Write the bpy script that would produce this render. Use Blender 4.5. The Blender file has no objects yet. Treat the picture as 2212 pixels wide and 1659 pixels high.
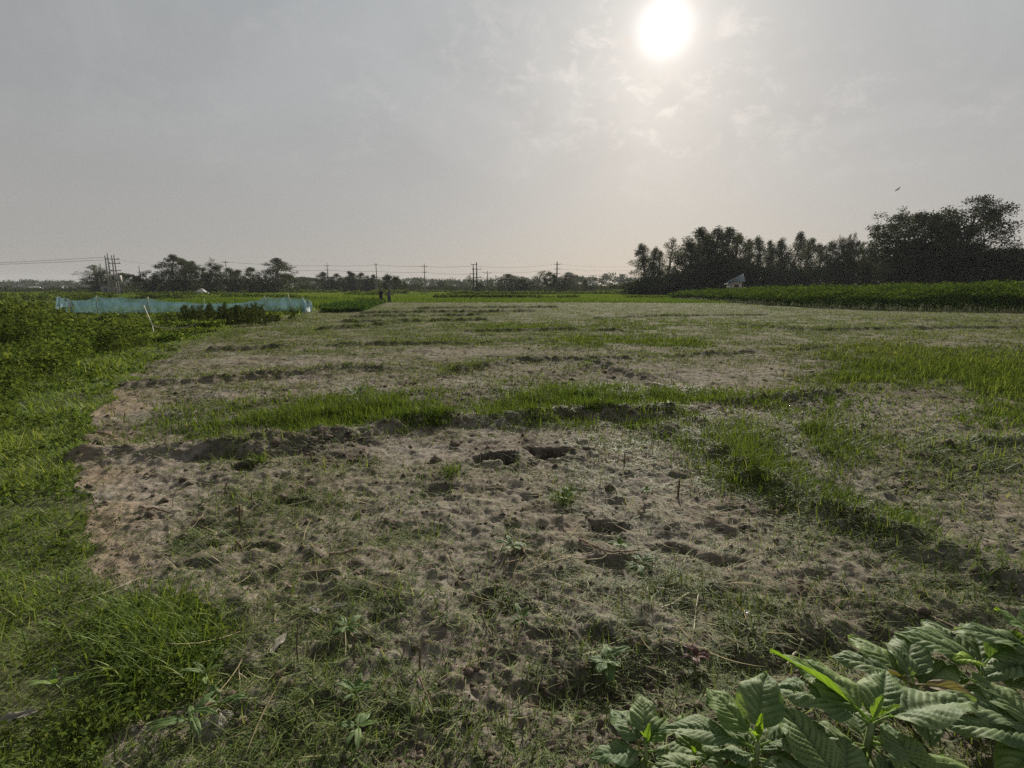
import bpy, math, random
import numpy as np
from mathutils import Vector

# ------------------------------------------------------------------ camera, sky, sun, exposure
S = bpy.context.scene
COL = S.collection
rng = np.random.default_rng(7)
random.seed(7)

CZ = 1.6                       # eye height
PITCH = math.radians(10.46)
cp, sp = math.cos(PITCH), math.sin(PITCH)

cam_data = bpy.data.cameras.new("camera")
cam_data.sensor_width = 36.0
cam_data.lens = 18.0
cam_data.clip_start = 0.05
cam_data.clip_end = 6000.0
cam = bpy.data.objects.new("camera", cam_data)
cam.location = (0, 0, CZ)
cam.rotation_euler = (math.radians(90) - PITCH, 0, 0)
COL.objects.link(cam)
S.camera = cam

SUN_EL, SUN_AZ = math.radians(23.6), math.radians(15.1)   # azimuth to the right of +Y
sun_dir = Vector((math.sin(SUN_AZ) * math.cos(SUN_EL), math.cos(SUN_AZ) * math.cos(SUN_EL), math.sin(SUN_EL)))

world = bpy.data.worlds.new("World")
S.world = world
world.use_nodes = True
wt = world.node_tree
wt.nodes.clear()
WN, WL = wt.nodes.new, wt.links.new


def wmath(op, a, b=None, c=None):
    n = WN("ShaderNodeMath"); n.operation = op
    for i, val in enumerate((a, b, c)):
        if val is None:
            continue
        if isinstance(val, (int, float)):
            n.inputs[i].default_value = val
        else:
            WL(val, n.inputs[i])
    return n.outputs[0]


w_out = WN("ShaderNodeOutputWorld")
w_bg = WN("ShaderNodeBackground")
w_bg.inputs["Strength"].default_value = 0.1
w_sky = WN("ShaderNodeTexSky")
w_sky.sky_type = 'NISHITA'
w_sky.sun_disc = False
w_sky.sun_elevation = SUN_EL
w_sky.sun_rotation = SUN_AZ
w_sky.air_density = 1.0
w_sky.dust_density = 1.5
w_co = WN("ShaderNodeTexCoord")
w_dot = WN("ShaderNodeVectorMath"); w_dot.operation = 'DOT_PRODUCT'
WL(w_co.outputs["Generated"], w_dot.inputs[0])
w_dot.inputs[1].default_value = sun_dir
w_sep = WN("ShaderNodeSeparateXYZ")
WL(w_co.outputs["Generated"], w_sep.inputs[0])
ang = wmath('ARCCOSINE', wmath('MINIMUM', w_dot.outputs["Value"], 0.99999))
zz = wmath('MAXIMUM', w_sep.outputs["Z"], 0.0)


def wexp(x, k, amp):
    return wmath('MULTIPLY', wmath('POWER', 2.718281828, wmath('MULTIPLY', x, -1.0 / k)), amp)


broad = wexp(ang, 0.50, 0.23)
halo = wexp(ang, 0.060, 0.36)
core = wexp(wmath('MULTIPLY', ang, ang), 0.0010, 0.9)
# thin high cloud: noise on a flat layer overhead (direction divided by its height)
hgt = wmath('ADD', zz, 0.10)
cx_ = wmath('DIVIDE', w_sep.outputs["X"], hgt)
cy_ = wmath('DIVIDE', w_sep.outputs["Y"], hgt)
w_cmb = WN("ShaderNodeCombineXYZ")
WL(cx_, w_cmb.inputs[0]); WL(cy_, w_cmb.inputs[1])


def wnoise(scale, detail, rough, dist, off, flat=False):
    m = WN("ShaderNodeMapping"); m.inputs["Location"].default_value = off
    WL(w_cmb.outputs[0] if flat else w_co.outputs["Generated"], m.inputs[0])
    if not flat: m.inputs["Scale"].default_value = (1, 1, 1.5)
    n = WN("ShaderNodeTexNoise"); n.inputs["Scale"].default_value = scale
    n.inputs["Detail"].default_value = detail; n.inputs["Roughness"].default_value = rough
    n.inputs["Distortion"].default_value = dist
    WL(m.outputs[0], n.inputs["Vector"])
    return n.outputs["Fac"]


def wrange(x, a, b, lo, hi, smooth=True):
    n = WN("ShaderNodeMapRange")
    n.interpolation_type = 'SMOOTHSTEP' if smooth else 'LINEAR'
    WL(x, n.inputs[0])
    for i, v in enumerate((a, b, lo, hi)):
        n.inputs[i + 1].default_value = v
    return n.outputs[0]


puffs = wrange(wnoise(22.0, 9.0, 0.65, 0.4, (3.1, 1.7, 0.4)), 0.47, 0.70, 0.0, 1.0)
wisps = wrange(wnoise(3.2, 7.0, 0.6, 0.6, (8.3, 2.2, 0.9)), 0.36, 0.66, -1.0, 1.0)
cover = wrange(wnoise(4.5, 3.0, 0.5, 0.2, (1.3, 5.0, 2.0)), 0.40, 0.60, 0.05, 1.0)
near_sun = wexp(ang, 0.34, 1.25)
up_mask = wrange(zz, 0.10, 0.26, 0.0, 1.0)
cloud_amt = wmath('MULTIPLY', wmath('MULTIPLY', puffs, cover), wmath('MULTIPLY', near_sun, up_mask))
sun_gap = wrange(ang, 0.05, 0.10, 0.0, 1.0)
lum = wmath('ADD', 0.315, wmath('ADD', broad, wmath('ADD', halo, core)))
lum = wmath('MULTIPLY', lum, wmath('ADD', 1.0, wmath('MULTIPLY', wmath('MULTIPLY', cloud_amt, sun_gap), 0.30)))
lum = wmath('MULTIPLY', lum, wmath('ADD', 1.0, wmath('MULTIPLY', wisps, wmath('MULTIPLY', up_mask, 0.055))))
w_tint = WN("ShaderNodeValToRGB")
w_tint.color_ramp.elements[0].position = 0.0
w_tint.color_ramp.elements[0].color = (1.0, 0.938, 0.885, 1)
w_tint.color_ramp.elements[1].position = 0.45
w_tint.color_ramp.elements[1].color = (0.965, 1.0, 1.01, 1)
WL(zz, w_tint.inputs[0])
w_warm = WN("ShaderNodeMix"); w_warm.data_type = 'RGBA'
WL(wmath('MINIMUM', wmath('ADD', wexp(ang, 0.13, 0.75), wmath('MULTIPLY', cloud_amt, 0.7)), 1.0), w_warm.inputs["Factor"])
WL(w_tint.outputs["Color"], w_warm.inputs["A"])
w_warm.inputs["B"].default_value = (1.0, 0.955, 0.905, 1)
w_mul = WN("ShaderNodeVectorMath"); w_mul.operation = 'SCALE'
WL(w_warm.outputs["Result"], w_mul.inputs[0])
WL(wmath('MULTIPLY', lum, 6.35), w_mul.inputs["Scale"])
w_mix = WN("ShaderNodeMix"); w_mix.data_type = 'RGBA'
w_mix.inputs["Factor"].default_value = 0.06
WL(w_mul.outputs[0], w_mix.inputs["A"])
w_dim = WN("ShaderNodeVectorMath"); w_dim.operation = 'SCALE'; w_dim.inputs["Scale"].default_value = 0.7
WL(w_sky.outputs[0], w_dim.inputs[0]); WL(w_dim.outputs[0], w_mix.inputs["B"])
WL(w_mix.outputs["Result"], w_bg.inputs["Color"])
WL(w_bg.outputs[0], w_out.inputs["Surface"])

sun_data = bpy.data.lights.new("sun", 'SUN')
sun_data.energy = 5.0
sun_data.angle = math.radians(1.5)
sun_data.color = (1.0, 0.92, 0.80)
sun = bpy.data.objects.new("sun", sun_data)
sun.rotation_euler = sun_dir.to_track_quat('Z', 'Y').to_euler()
sun.location = (30, 100, 60)
COL.objects.link(sun)

S.view_settings.view_transform = 'Standard'
S.view_settings.look = 'None'
S.view_settings.exposure = 0.72
S.view_settings.gamma = 1.0
S.cycles.max_bounces = 6
S.cycles.diffuse_bounces = 3
S.cycles.glossy_bounces = 2
S.cycles.transmission_bounces = 4
S.cycles.transparent_max_bounces = 12
S.cycles.volume_bounces = 0
S.cycles.caustics_reflective = False
S.cycles.caustics_refractive = False
S.cycles.use_denoising = False
S.cycles.denoiser = 'OPENIMAGEDENOISE'
S.cycles.denoising_input_passes = 'RGB_ALBEDO_NORMAL'

# ------------------------------------------------------------------ helpers
F = 1106.0                     # focal length in the units of a 2212 x 1659 picture, used only to lay things out


def ray(u, v):
    x = (u - 1106.0) / F
    y = -(v - 829.5) / F
    return x, cp + y * sp, -sp + y * cp


def G(u, v, z=0.0):
    """ground point seen at (u, v)"""
    a, b, c = ray(u, v)
    t = (z - CZ) / c
    return a * t, b * t


def at(u, v, D):
    """point at distance D ahead seen at (u, v)"""
    a, b, c = ray(u, v)
    t = D / b
    return a * t, D, CZ + c * t


def proj(x, y, z):
    zc = y * cp - (z - CZ) * sp
    yc = y * sp + (z - CZ) * cp
    zc = np.maximum(zc, 1e-3)
    return 1106.0 + F * x / zc, 829.5 - F * yc / zc


def vnoise(x, y, seed=0):
    xi = np.floor(x); yi = np.floor(y)
    fx = x - xi; fy = y - yi
    xi = xi.astype(np.int64); yi = yi.astype(np.int64)
    fx = fx * fx * fx * (fx * (fx * 6 - 15) + 10)
    fy = fy * fy * fy * (fy * (fy * 6 - 15) + 10)

    def h(i, j):
        n = (i * 374761393 + j * 668265263 + seed * 1442695041) & 0xffffffff
        n = ((n ^ (n >> 13)) * 1274126177) & 0xffffffff
        n = n ^ (n >> 16)
        return (n & 0xffff) / 65535.0
    a = h(xi, yi); b = h(xi + 1, yi); c = h(xi, yi + 1); d = h(xi + 1, yi + 1)
    return (a * (1 - fx) + b * fx) * (1 - fy) + (c * (1 - fx) + d * fx) * fy


def fbm(x, y, octv=4, seed=0, gain=0.5):
    s = np.zeros_like(x, dtype=float); a = 1.0; tot = 0
    for k in range(octv):
        s += a * vnoise(x * 2 ** k + 17.3 * k, y * 2 ** k - 9.1 * k, seed + k)
        tot += a; a *= gain
    return s / tot


def sstep(a, b, x):
    t = np.clip((x - a) / (b - a), 0, 1)
    return t * t * (3 - 2 * t)


def seg_dist(px, py, pts):
    """distance to a polyline, and the signed side (positive on the left of its direction)"""
    best = np.full(px.shape, 1e9); side = np.zeros(px.shape)
    for (ax, ay), (bx, by) in zip(pts[:-1], pts[1:]):
        dx, dy = bx - ax, by - ay
        L2 = dx * dx + dy * dy + 1e-12
        t = np.clip(((px - ax) * dx + (py - ay) * dy) / L2, 0, 1)
        d = np.hypot(px - ax - t * dx, py - ay - t * dy)
        sd = dx * (py - ay) - dy * (px - ax)
        m = d < best
        best = np.where(m, d, best); side = np.where(m, np.sign(sd), side)
    return best, side


def in_poly(px, py, poly):
    inside = np.zeros(px.shape, bool)
    n = len(poly)
    for i in range(n):
        x1, y1 = poly[i]; x2, y2 = poly[(i + 1) % n]
        c = ((y1 > py) != (y2 > py)) & (px < (x2 - x1) * (py - y1) / (y2 - y1 + 1e-12) + x1)
        inside ^= c
    return inside


def tag(o, label=None, cat=None, group=None, kind=None):
    if label: o["label"] = label
    if cat: o["category"] = cat
    if group: o["group"] = group
    if kind: o["kind"] = kind
    return o


def empty(name, loc, label=None, cat=None, group=None, rz=0.0):
    o = bpy.data.objects.new(name, None)
    o.empty_display_size = 0.1
    o.location = loc; o.rotation_euler = (0, 0, rz)
    COL.objects.link(o)
    return tag(o, label, cat, group)


def mesh_from(name, V, faces, mats, attrs=None, smooth=False, mat_idx=None):
    """faces: list of (n, k) index arrays"""
    me = bpy.data.meshes.new(name)
    V = np.asarray(V, dtype=np.float32)
    faces = [np.asarray(f, dtype=np.int32) for f in faces if len(f)]
    me.vertices.add(len(V))
    me.vertices.foreach_set("co", V.ravel())
    loops = np.concatenate([f.ravel() for f in faces])
    tot = np.concatenate([np.full(len(f), f.shape[1], np.int32) for f in faces])
    start = np.concatenate([[0], np.cumsum(tot)[:-1]]).astype(np.int32)
    me.loops.add(len(loops)); me.loops.foreach_set("vertex_index", loops)
    me.polygons.add(len(tot)); me.polygons.foreach_set("loop_start", start)
    if smooth:
        me.polygons.foreach_set("use_smooth", np.ones(len(tot), bool))
    if mat_idx is not None:
        me.polygons.foreach_set("material_index", np.asarray(mat_idx, np.int32))
    for k, a in (attrs or {}).items():
        at_ = me.attributes.new(k, 'FLOAT', 'POINT')
        at_.data.foreach_set("value", np.asarray(a, np.float32))
    for m in (mats if isinstance(mats, (list, tuple)) else [mats]):
        me.materials.append(m)
    me.update(calc_edges=True)
    return me


def link(name, me, parent=None, loc=None):
    o = bpy.data.objects.new(name, me)
    COL.objects.link(o)
    if parent is not None: o.parent = parent
    if loc is not None: o.location = loc
    return o


class Acc:
    """collects vertices, faces and a tint"""
    def __init__(s):
        s.v, s.f3, s.f4, s.t, s.n = [], [], [], [], 0

    def add(s, V, f4=None, f3=None, tint=0.5):
        V = np.asarray(V, float).reshape(-1, 3)
        if f4 is not None and len(f4): s.f4.append(np.asarray(f4) + s.n)
        if f3 is not None and len(f3): s.f3.append(np.asarray(f3) + s.n)
        s.t.append(np.broadcast_to(np.asarray(tint, float), (len(V),)))
        s.v.append(V); s.n += len(V)

    def mesh(s, name, mats, smooth=False):
        fl = []
        if s.f4: fl.append(np.concatenate(s.f4))
        if s.f3: fl.append(np.concatenate(s.f3))
        return mesh_from(name, np.concatenate(s.v), fl, mats, {"tint": np.concatenate(s.t)}, smooth)

    def box(s, c, d, rz=0.0, tint=0.5):
        x, y, z = d[0] / 2, d[1] / 2, d[2] / 2
        P = np.array([[-x, -y, -z], [x, -y, -z], [x, y, -z], [-x, y, -z], [-x, -y, z], [x, -y, z], [x, y, z], [-x, y, z]])
        ca, sa = math.cos(rz), math.sin(rz)
        Q = np.stack([P[:, 0] * ca - P[:, 1] * sa, P[:, 0] * sa + P[:, 1] * ca, P[:, 2]], 1) + np.array(c)
        s.add(Q, [[0, 3, 2, 1], [4, 5, 6, 7], [0, 1, 5, 4], [1, 2, 6, 5], [2, 3, 7, 6], [3, 0, 4, 7]], tint=tint)

    def tube(s, pts, rad, n=6, tint=0.5):
        pts = np.asarray(pts, float); m = len(pts)
        rad = np.broadcast_to(np.asarray(rad, float), (m,))
        tg = np.gradient(pts, axis=0)
        tg /= np.linalg.norm(tg, axis=1)[:, None] + 1e-9
        ref = np.array([0.0, 0.0, 1.0]) if abs(tg[0][2]) < 0.85 else np.array([1.0, 0.0, 0.0])
        a = np.cross(tg, ref); a /= np.linalg.norm(a, axis=1)[:, None] + 1e-9
        b = np.cross(tg, a)
        th = np.arange(n) * 2 * math.pi / n
        ring = a[:, None, :] * np.cos(th)[None, :, None] + b[:, None, :] * np.sin(th)[None, :, None]
        V = (pts[:, None, :] + ring * rad[:, None, None]).reshape(-1, 3)
        i = np.arange(m - 1)[:, None] * n; j = np.arange(n)[None, :]; k = (j + 1) % n
        f = np.stack([i + j, i + k, i + n + k, i + n + j], -1).reshape(-1, 4)
        V = np.vstack([V, pts[:1], pts[-1:]])
        c0, c1 = m * n, m * n + 1
        jj = np.arange(n)
        f3 = np.concatenate([np.stack([np.full(n, c0), (jj + 1) % n, jj], 1),
                             np.stack([np.full(n, c1), (m - 1) * n + jj, (m - 1) * n + (jj + 1) % n], 1)])
        s.add(V, f, f3, tint)


def blades(acc, x, y, z, az, L, W, lean, bend, S_=3, tint=0.5, curl=None, hfun=None, hoff=0.0, w_pow=1.4):
    """grass blades: ribbons of S_ segments that lean and bend"""
    N = len(x)
    if N == 0: return
    curl = np.zeros(N) if curl is None else curl
    L, W, lean, bend = [np.broadcast_to(np.asarray(q, float), (N,)) for q in (L, W, lean, bend)]
    pts = np.zeros((N, S_ + 1, 3)); P = np.stack([x, y, z], 1).astype(float)
    pts[:, 0] = P
    for k in range(S_):
        t = (k + 0.5) / S_
        a = lean + bend * t; b = az + curl * t
        st = np.stack([np.sin(a) * np.cos(b), np.sin(a) * np.sin(b), np.cos(a)], 1) * (L / S_)[:, None]
        P = P + st
        pts[:, k + 1] = P
    if hfun is not None:
        g = hfun(pts[:, :, 0], pts[:, :, 1])
        pts[:, :, 2] = np.maximum(pts[:, :, 2], g + hoff) if np.ndim(hoff) == 0 else np.maximum(pts[:, :, 2], g + hoff[:, None])
    V = np.zeros((N, 2 * S_ + 1, 3))
    for k in range(S_):
        b = az + curl * k / S_ + math.pi / 2
        w = W * (1 - (k / S_) ** w_pow) * (0.75 if k == 0 else 1.0)
        sd = np.stack([np.cos(b), np.sin(b), np.zeros(N)], 1) * (w / 2)[:, None]
        V[:, 2 * k] = pts[:, k] - sd
        V[:, 2 * k + 1] = pts[:, k] + sd
    V[:, 2 * S_] = pts[:, S_]
    nv = 2 * S_ + 1
    base = np.arange(N)[:, None, None] * nv
    q = np.array([[2 * k, 2 * k + 1, 2 * k + 3, 2 * k + 2] for k in range(S_ - 1)]).reshape(-1, 4)
    f4 = (base + q[None]).reshape(-1, 4) if S_ > 1 else None
    f3 = base[:, 0] + np.array([[2 * S_ - 2, 2 * S_ - 1, 2 * S_]])
    tt = np.broadcast_to(np.asarray(tint, float), (N,))
    acc.add(V.reshape(-1, 3), f4, f3, np.repeat(tt, nv))


def leaves(acc, P, D, L, W, tint=0.5, fold=0.0, r=None):
    """diamond leaves: P base points, D directions (need not be unit)"""
    r = r or rng
    N = len(P)
    if N == 0: return
    D = D / (np.linalg.norm(D, axis=1)[:, None] + 1e-9)
    R = r.normal(size=(N, 3))
    sd = np.cross(D, R); sd /= np.linalg.norm(sd, axis=1)[:, None] + 1e-9
    nr = np.cross(D, sd)
    L = np.broadcast_to(L, (N,))[:, None]; W = np.broadcast_to(W, (N,))[:, None]
    mid = P + D * L * 0.42
    V = np.stack([P, mid + sd * W / 2 + nr * W * fold, P + D * L, mid - sd * W / 2 + nr * W * fold], 1).reshape(-1, 3)
    f = np.arange(N * 4).reshape(-1, 4)
    tt = np.broadcast_to(np.asarray(tint, float), (N,))
    acc.add(V, f, None, np.repeat(tt, 4))


# ------------------------------------------------------------------ materials
def new_mat(name):
    m = bpy.data.materials.new(name); m.use_nodes = True
    m.node_tree.nodes.clear()
    return m, m.node_tree.nodes.new, m.node_tree.links.new


def ramp(nn, stops):
    r = nn("ShaderNodeValToRGB")
    el = r.color_ramp.elements
    while len(el) < len(stops): el.new(0.5)
    for e, (p, c) in zip(el, stops):
        e.position = p; e.color = (*c, 1)
    return r


def foliage(name, stops, trans=0.3, rough=0.5, spec=0.3, tcol=1.6, patch=None):
    m, nn, ll = new_mat(name)
    out = nn("ShaderNodeOutputMaterial")
    a = nn("ShaderNodeAttribute"); a.attribute_name = "tint"
    r = ramp(nn, stops)
    ll(a.outputs["Fac"], r.inputs[0])
    col = r.outputs["Color"]
    if patch:                               # slow colour drift over the ground
        tc = nn("ShaderNodeTexCoord"); no = nn("ShaderNodeTexNoise")
        no.inputs["Scale"].default_value = patch[0]; no.inputs["Detail"].default_value = 3
        ll(tc.outputs["Object"], no.inputs["Vector"])
        mr = nn("ShaderNodeMapRange"); ll(no.outputs["Fac"], mr.inputs[0])
        mr.inputs[1].default_value = 0.35; mr.inputs[2].default_value = 0.65
        mr.inputs[3].default_value = 0.0; mr.inputs[4].default_value = patch[2]
        mx = nn("ShaderNodeMix"); mx.data_type = 'RGBA'
        ll(mr.outputs[0], mx.inputs["Factor"]); ll(col, mx.inputs["A"]); mx.inputs["B"].default_value = (*patch[1], 1)
        col = mx.outputs["Result"]
    if spec < 0.14:                         # dull leaves: no gloss at all
        p = nn("ShaderNodeBsdfDiffuse"); ll(col, p.inputs["Color"])
    else:
        p = nn("ShaderNodeBsdfPrincipled")
        ll(col, p.inputs["Base Color"])
        p.inputs["Roughness"].default_value = rough
        p.inputs["Specular IOR Level"].default_value = spec
    t = nn("ShaderNodeBsdfTranslucent")
    mul = nn("ShaderNodeVectorMath"); mul.operation = 'MULTIPLY'
    ll(col, mul.inputs[0]); mul.inputs[1].default_value = (tcol * 1.05, tcol, tcol * 0.5)
    ll(mul.outputs[0], t.inputs["Color"])
    mix = nn("ShaderNodeMixShader"); mix.inputs[0].default_value = trans
    ll(p.outputs[0], mix.inputs[1]); ll(t.outputs[0], mix.inputs[2])
    ll(mix.outputs[0], out.inputs["Surface"])
    return m


def plain(name, col, rough=0.7, spec=0.3, var=0.25, scale=8.0, metal=0.0, bump=0.0, stretch=(1, 1, 1)):
    """one colour broken up by noise"""
    m, nn, ll = new_mat(name)
    out = nn("ShaderNodeOutputMaterial")
    tc = nn("ShaderNodeTexCoord"); mp = nn("ShaderNodeMapping"); mp.inputs["Scale"].default_value = stretch
    no = nn("ShaderNodeTexNoise"); no.inputs["Scale"].default_value = scale; no.inputs["Detail"].default_value = 6
    ll(tc.outputs["Object"], mp.inputs[0]); ll(mp.outputs[0], no.inputs["Vector"])
    r = ramp(nn, [(0.3, tuple(c * (1 - var) for c in col)), (0.7, tuple(min(c * (1 + var), 1) for c in col))])
    ll(no.outputs["Fac"], r.inputs[0])
    p = nn("ShaderNodeBsdfPrincipled")
    ll(r.outputs["Color"], p.inputs["Base Color"])
    p.inputs["Roughness"].default_value = rough
    p.inputs["Specular IOR Level"].default_value = spec
    p.inputs["Metallic"].default_value = metal
    if bump:
        b = nn("ShaderNodeBump"); b.inputs["Strength"].default_value = bump; b.inputs["Distance"].default_value = 0.01
        ll(no.outputs["Fac"], b.inputs["Height"]); ll(b.outputs[0], p.inputs["Normal"])
    ll(p.outputs[0], out.inputs["Surface"])
    return m


M = {}
M["grass"] = foliage("fresh_grass", [(0, (0.020, 0.036, 0.009)), (0.4, (0.055, 0.092, 0.018)), (0.8, (0.11, 0.16, 0.032)), (1, (0.21, 0.23, 0.075))], 0.33, 0.55, 0.08, 1.7, (0.5, (0.10, 0.135, 0.03), 0.5))
M["field_grass"] = foliage("cut_field_grass", [(0, (0.024, 0.042, 0.012)), (0.5, (0.075, 0.112, 0.028)), (0.8, (0.16, 0.195, 0.06)), (1, (0.30, 0.29, 0.14))], 0.3, 0.55, 0.13, 1.6, (0.35, (0.13, 0.15, 0.045), 0.35))
M["verge"] = foliage("verge_grass_blade", [(0, (0.022, 0.042, 0.009)), (0.4, (0.068, 0.118, 0.019)), (0.8, (0.13, 0.195, 0.035)), (1, (0.24, 0.26, 0.08))], 0.33, 0.62, 0.15, 1.7, (0.5, (0.12, 0.155, 0.03), 0.5))
M["near_grass"] = foliage("near_grass_blade", [(0, (0.022, 0.04, 0.011)), (0.5, (0.075, 0.115, 0.026)), (0.8, (0.15, 0.19, 0.055)), (1, (0.30, 0.29, 0.14))], 0.3, 0.66, 0.15, 1.6, (0.5, (0.12, 0.14, 0.045), 0.3))
M["near_straw"] = foliage("near_straw_stalk", [(0, (0.10, 0.08, 0.05)), (0.5, (0.25, 0.205, 0.12)), (1, (0.46, 0.40, 0.27))], 0.12, 0.7, 0.1, 1.2)
M["straw"] = foliage("dry_straw", [(0, (0.10, 0.08, 0.05)), (0.5, (0.25, 0.205, 0.12)), (1, (0.46, 0.40, 0.27))], 0.15, 0.7, 0.12, 1.2)
M["weed"] = foliage("weed_leaf", [(0, (0.026, 0.042, 0.013)), (0.5, (0.065, 0.105, 0.024)), (0.85, (0.125, 0.17, 0.04)), (1, (0.17, 0.2, 0.075))], 0.3, 0.7, 0.05, 1.6, (0.35, (0.05, 0.06, 0.022), 0.6))
M["red_weed"] = foliage("reddish_weed_leaf", [(0, (0.024, 0.027, 0.014)), (0.6, (0.052, 0.07, 0.024)), (1, (0.10, 0.12, 0.045))], 0.2, 0.7, 0.03, 1.3)
M["crop"] = foliage("young_crop_leaf", [(0, (0.030, 0.055, 0.013)), (0.5, (0.068, 0.118, 0.022)), (1, (0.14, 0.19, 0.045))], 0.32, 0.7, 0.03, 1.6, (0.03, (0.10, 0.135, 0.032), 0.6))
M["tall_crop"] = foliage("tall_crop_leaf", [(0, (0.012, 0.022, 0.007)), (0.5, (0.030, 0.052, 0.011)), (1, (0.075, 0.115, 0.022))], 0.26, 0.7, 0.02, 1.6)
M["patch_crop"] = foliage("vegetable_leaf", [(0, (0.03, 0.055, 0.018)), (0.6, (0.045, 0.085, 0.022)), (0.9, (0.11, 0.16, 0.06)), (1, (0.26, 0.3, 0.17))], 0.25, 0.6, 0.08, 1.5)
M["euc"] = foliage("eucalyptus_leaf", [(0, (0.034, 0.044, 0.022)), (0.6, (0.068, 0.082, 0.040)), (1, (0.115, 0.125, 0.062))], 0.18, 0.7, 0.06, 1.3)
M["tree"] = foliage("broad_leaf", [(0, (0.026, 0.035, 0.017)), (0.6, (0.052, 0.064, 0.028)), (1, (0.092, 0.102, 0.044))], 0.15, 0.7, 0.06, 1.3)
M["big_tree"] = foliage("dark_leaf", [(0, (0.026, 0.034, 0.018)), (0.6, (0.050, 0.060, 0.028)), (1, (0.09, 0.098, 0.045))], 0.12, 0.7, 0.06, 1.2)
M["bark"] = plain("bark", (0.12, 0.10, 0.08), 0.9, 0.1, 0.4, 3.0, bump=0.6, stretch=(1, 1, 0.2))
M["pale_bark"] = plain("pale_bark", (0.26, 0.23, 0.19), 0.85, 0.1, 0.35, 3.0, bump=0.4, stretch=(1, 1, 0.2))
M["concrete"] = plain("pole_concrete", (0.26, 0.25, 0.23), 0.85, 0.2, 0.2, 2.0)
M["iron"] = plain("dark_iron", (0.045, 0.043, 0.042), 0.6, 0.4, 0.2, 5.0)
M["wire"] = plain("cable", (0.045, 0.045, 0.045), 0.6, 0.3, 0.1, 5.0)
M["bamboo"] = plain("bamboo", (0.30, 0.27, 0.17), 0.6, 0.3, 0.25, 12.0)
M["white_bamboo"] = plain("bleached_bamboo", (0.34, 0.32, 0.25), 0.6, 0.3, 0.12, 9.0)
M["stub"] = plain("cut_stalk", (0.13, 0.095, 0.06), 0.9, 0.1, 0.45, 60.0, bump=0.5)
M["pale_stub"] = plain("pale_stalk", (0.42, 0.37, 0.26), 0.8, 0.1, 0.3, 60.0, bump=0.5)
M["twig"] = plain("twig_bark", (0.17, 0.12, 0.085), 0.85, 0.2, 0.4, 40.0, bump=0.5)

# ------------------------------------------------------------------ the ground
VERGE = [(190, 1900), (200, 1680), (228, 1605), (330, 1560), (430, 1500), (480, 1410), (425, 1315), (300, 1285), (205, 1240), (190, 1150),
         (183, 1050), (188, 960), (215, 890), (260, 840), (310, 795), (400, 745), (480, 715), (560, 692), (700, 672), (790, 656), (835, 644),
         (835, 632), (-6000, 632), (-6000, 1900)]
WEEDS = [(-6000, 652), (60, 660), (200, 668), (430, 676), (600, 672), (650, 676), (560, 689), (470, 709), (400, 733), (285, 752), (190, 782),
         (100, 826), (35, 880), (-10, 970), (-80, 1100), (-260, 1300), (-6000, 1700)]


def gpath(uv): return [G(u, v) for u, v in uv]


RIDGES = [  # image path, height, width, amount of dark earth and painted shade
    ([(190, 985), (300, 978), (480, 968), (640, 950), (800, 932), (880, 912), (1060, 905), (1250, 890), (1400, 893), (1600, 868), (1790, 852)], 0.10, 0.20, 0.55),
    ([(300, 832), (480, 824), (660, 808), (740, 796), (830, 800)], 0.085, 0.18, 0.6),
    ([(1000, 800), (1110, 780), (1290, 780), (1430, 768), (1560, 764), (1780, 752)], 0.085, 0.18, 0.6),
    ([(470, 757), (640, 750), (830, 745), (1000, 742), (1180, 733)], 0.095, 0.2, 0.6),
    ([(1445, 928), (1560, 985), (1680, 1050), (1770, 1088), (1900, 1128), (1990, 1175), (2120, 1225), (2300, 1300)], 0.09, 0.17, 0.5),
    ([(1290, 790), (1440, 830), (1600, 868)], 0.09, 0.22, 0.7),
    ([(1600, 703), (1750, 715), (1900, 712), (2250, 708)], 0.12, 0.24, 0.7),
    ([(1020, 716), (1200, 712), (1330, 716)], 0.12, 0.24, 0.7),
    ([(1290, 688), (1450, 684), (1650, 682)], 0.13, 0.28, 0.7),
    ([(880, 700), (820, 705), (700, 712)], 0.15, 0.24, 0.9),
    ([(740, 697), (900, 694), (1050, 693)], 0.16, 0.28, 0.9),
    ([(770, 686), (930, 683), (1100, 681)], 0.18, 0.30, 0.95),
    ([(790, 678), (930, 676), (1150, 674)], 0.20, 0.34, 0.95),
    ([(860, 669), (1000, 667), (1200, 665)], 0.22, 0.38, 0.95),
    ([(1500, 650), (1700, 672), (1900, 690), (2250, 697)], 0.10, 0.8, 0.5),
    ([(690, 900), (880, 870), (1100, 830), (1290, 792)], 0.05, 0.25, 0.3),
    ([(2000, 985), (2120, 960), (2260, 955)], 0.07, 0.2, 0.4),
]
FURROWS = [([(1230, 1500), (1330, 1490), (1430, 1462), (1600, 1440), (1760, 1395), (1960, 1370), (2150, 1330)], 0.055, 0.10),
           ([(1230, 900), (1350, 912), (1450, 905)], 0.05, 0.10),
           ([(420, 985), (560, 985), (650, 975)], 0.06, 0.10)]
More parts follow.
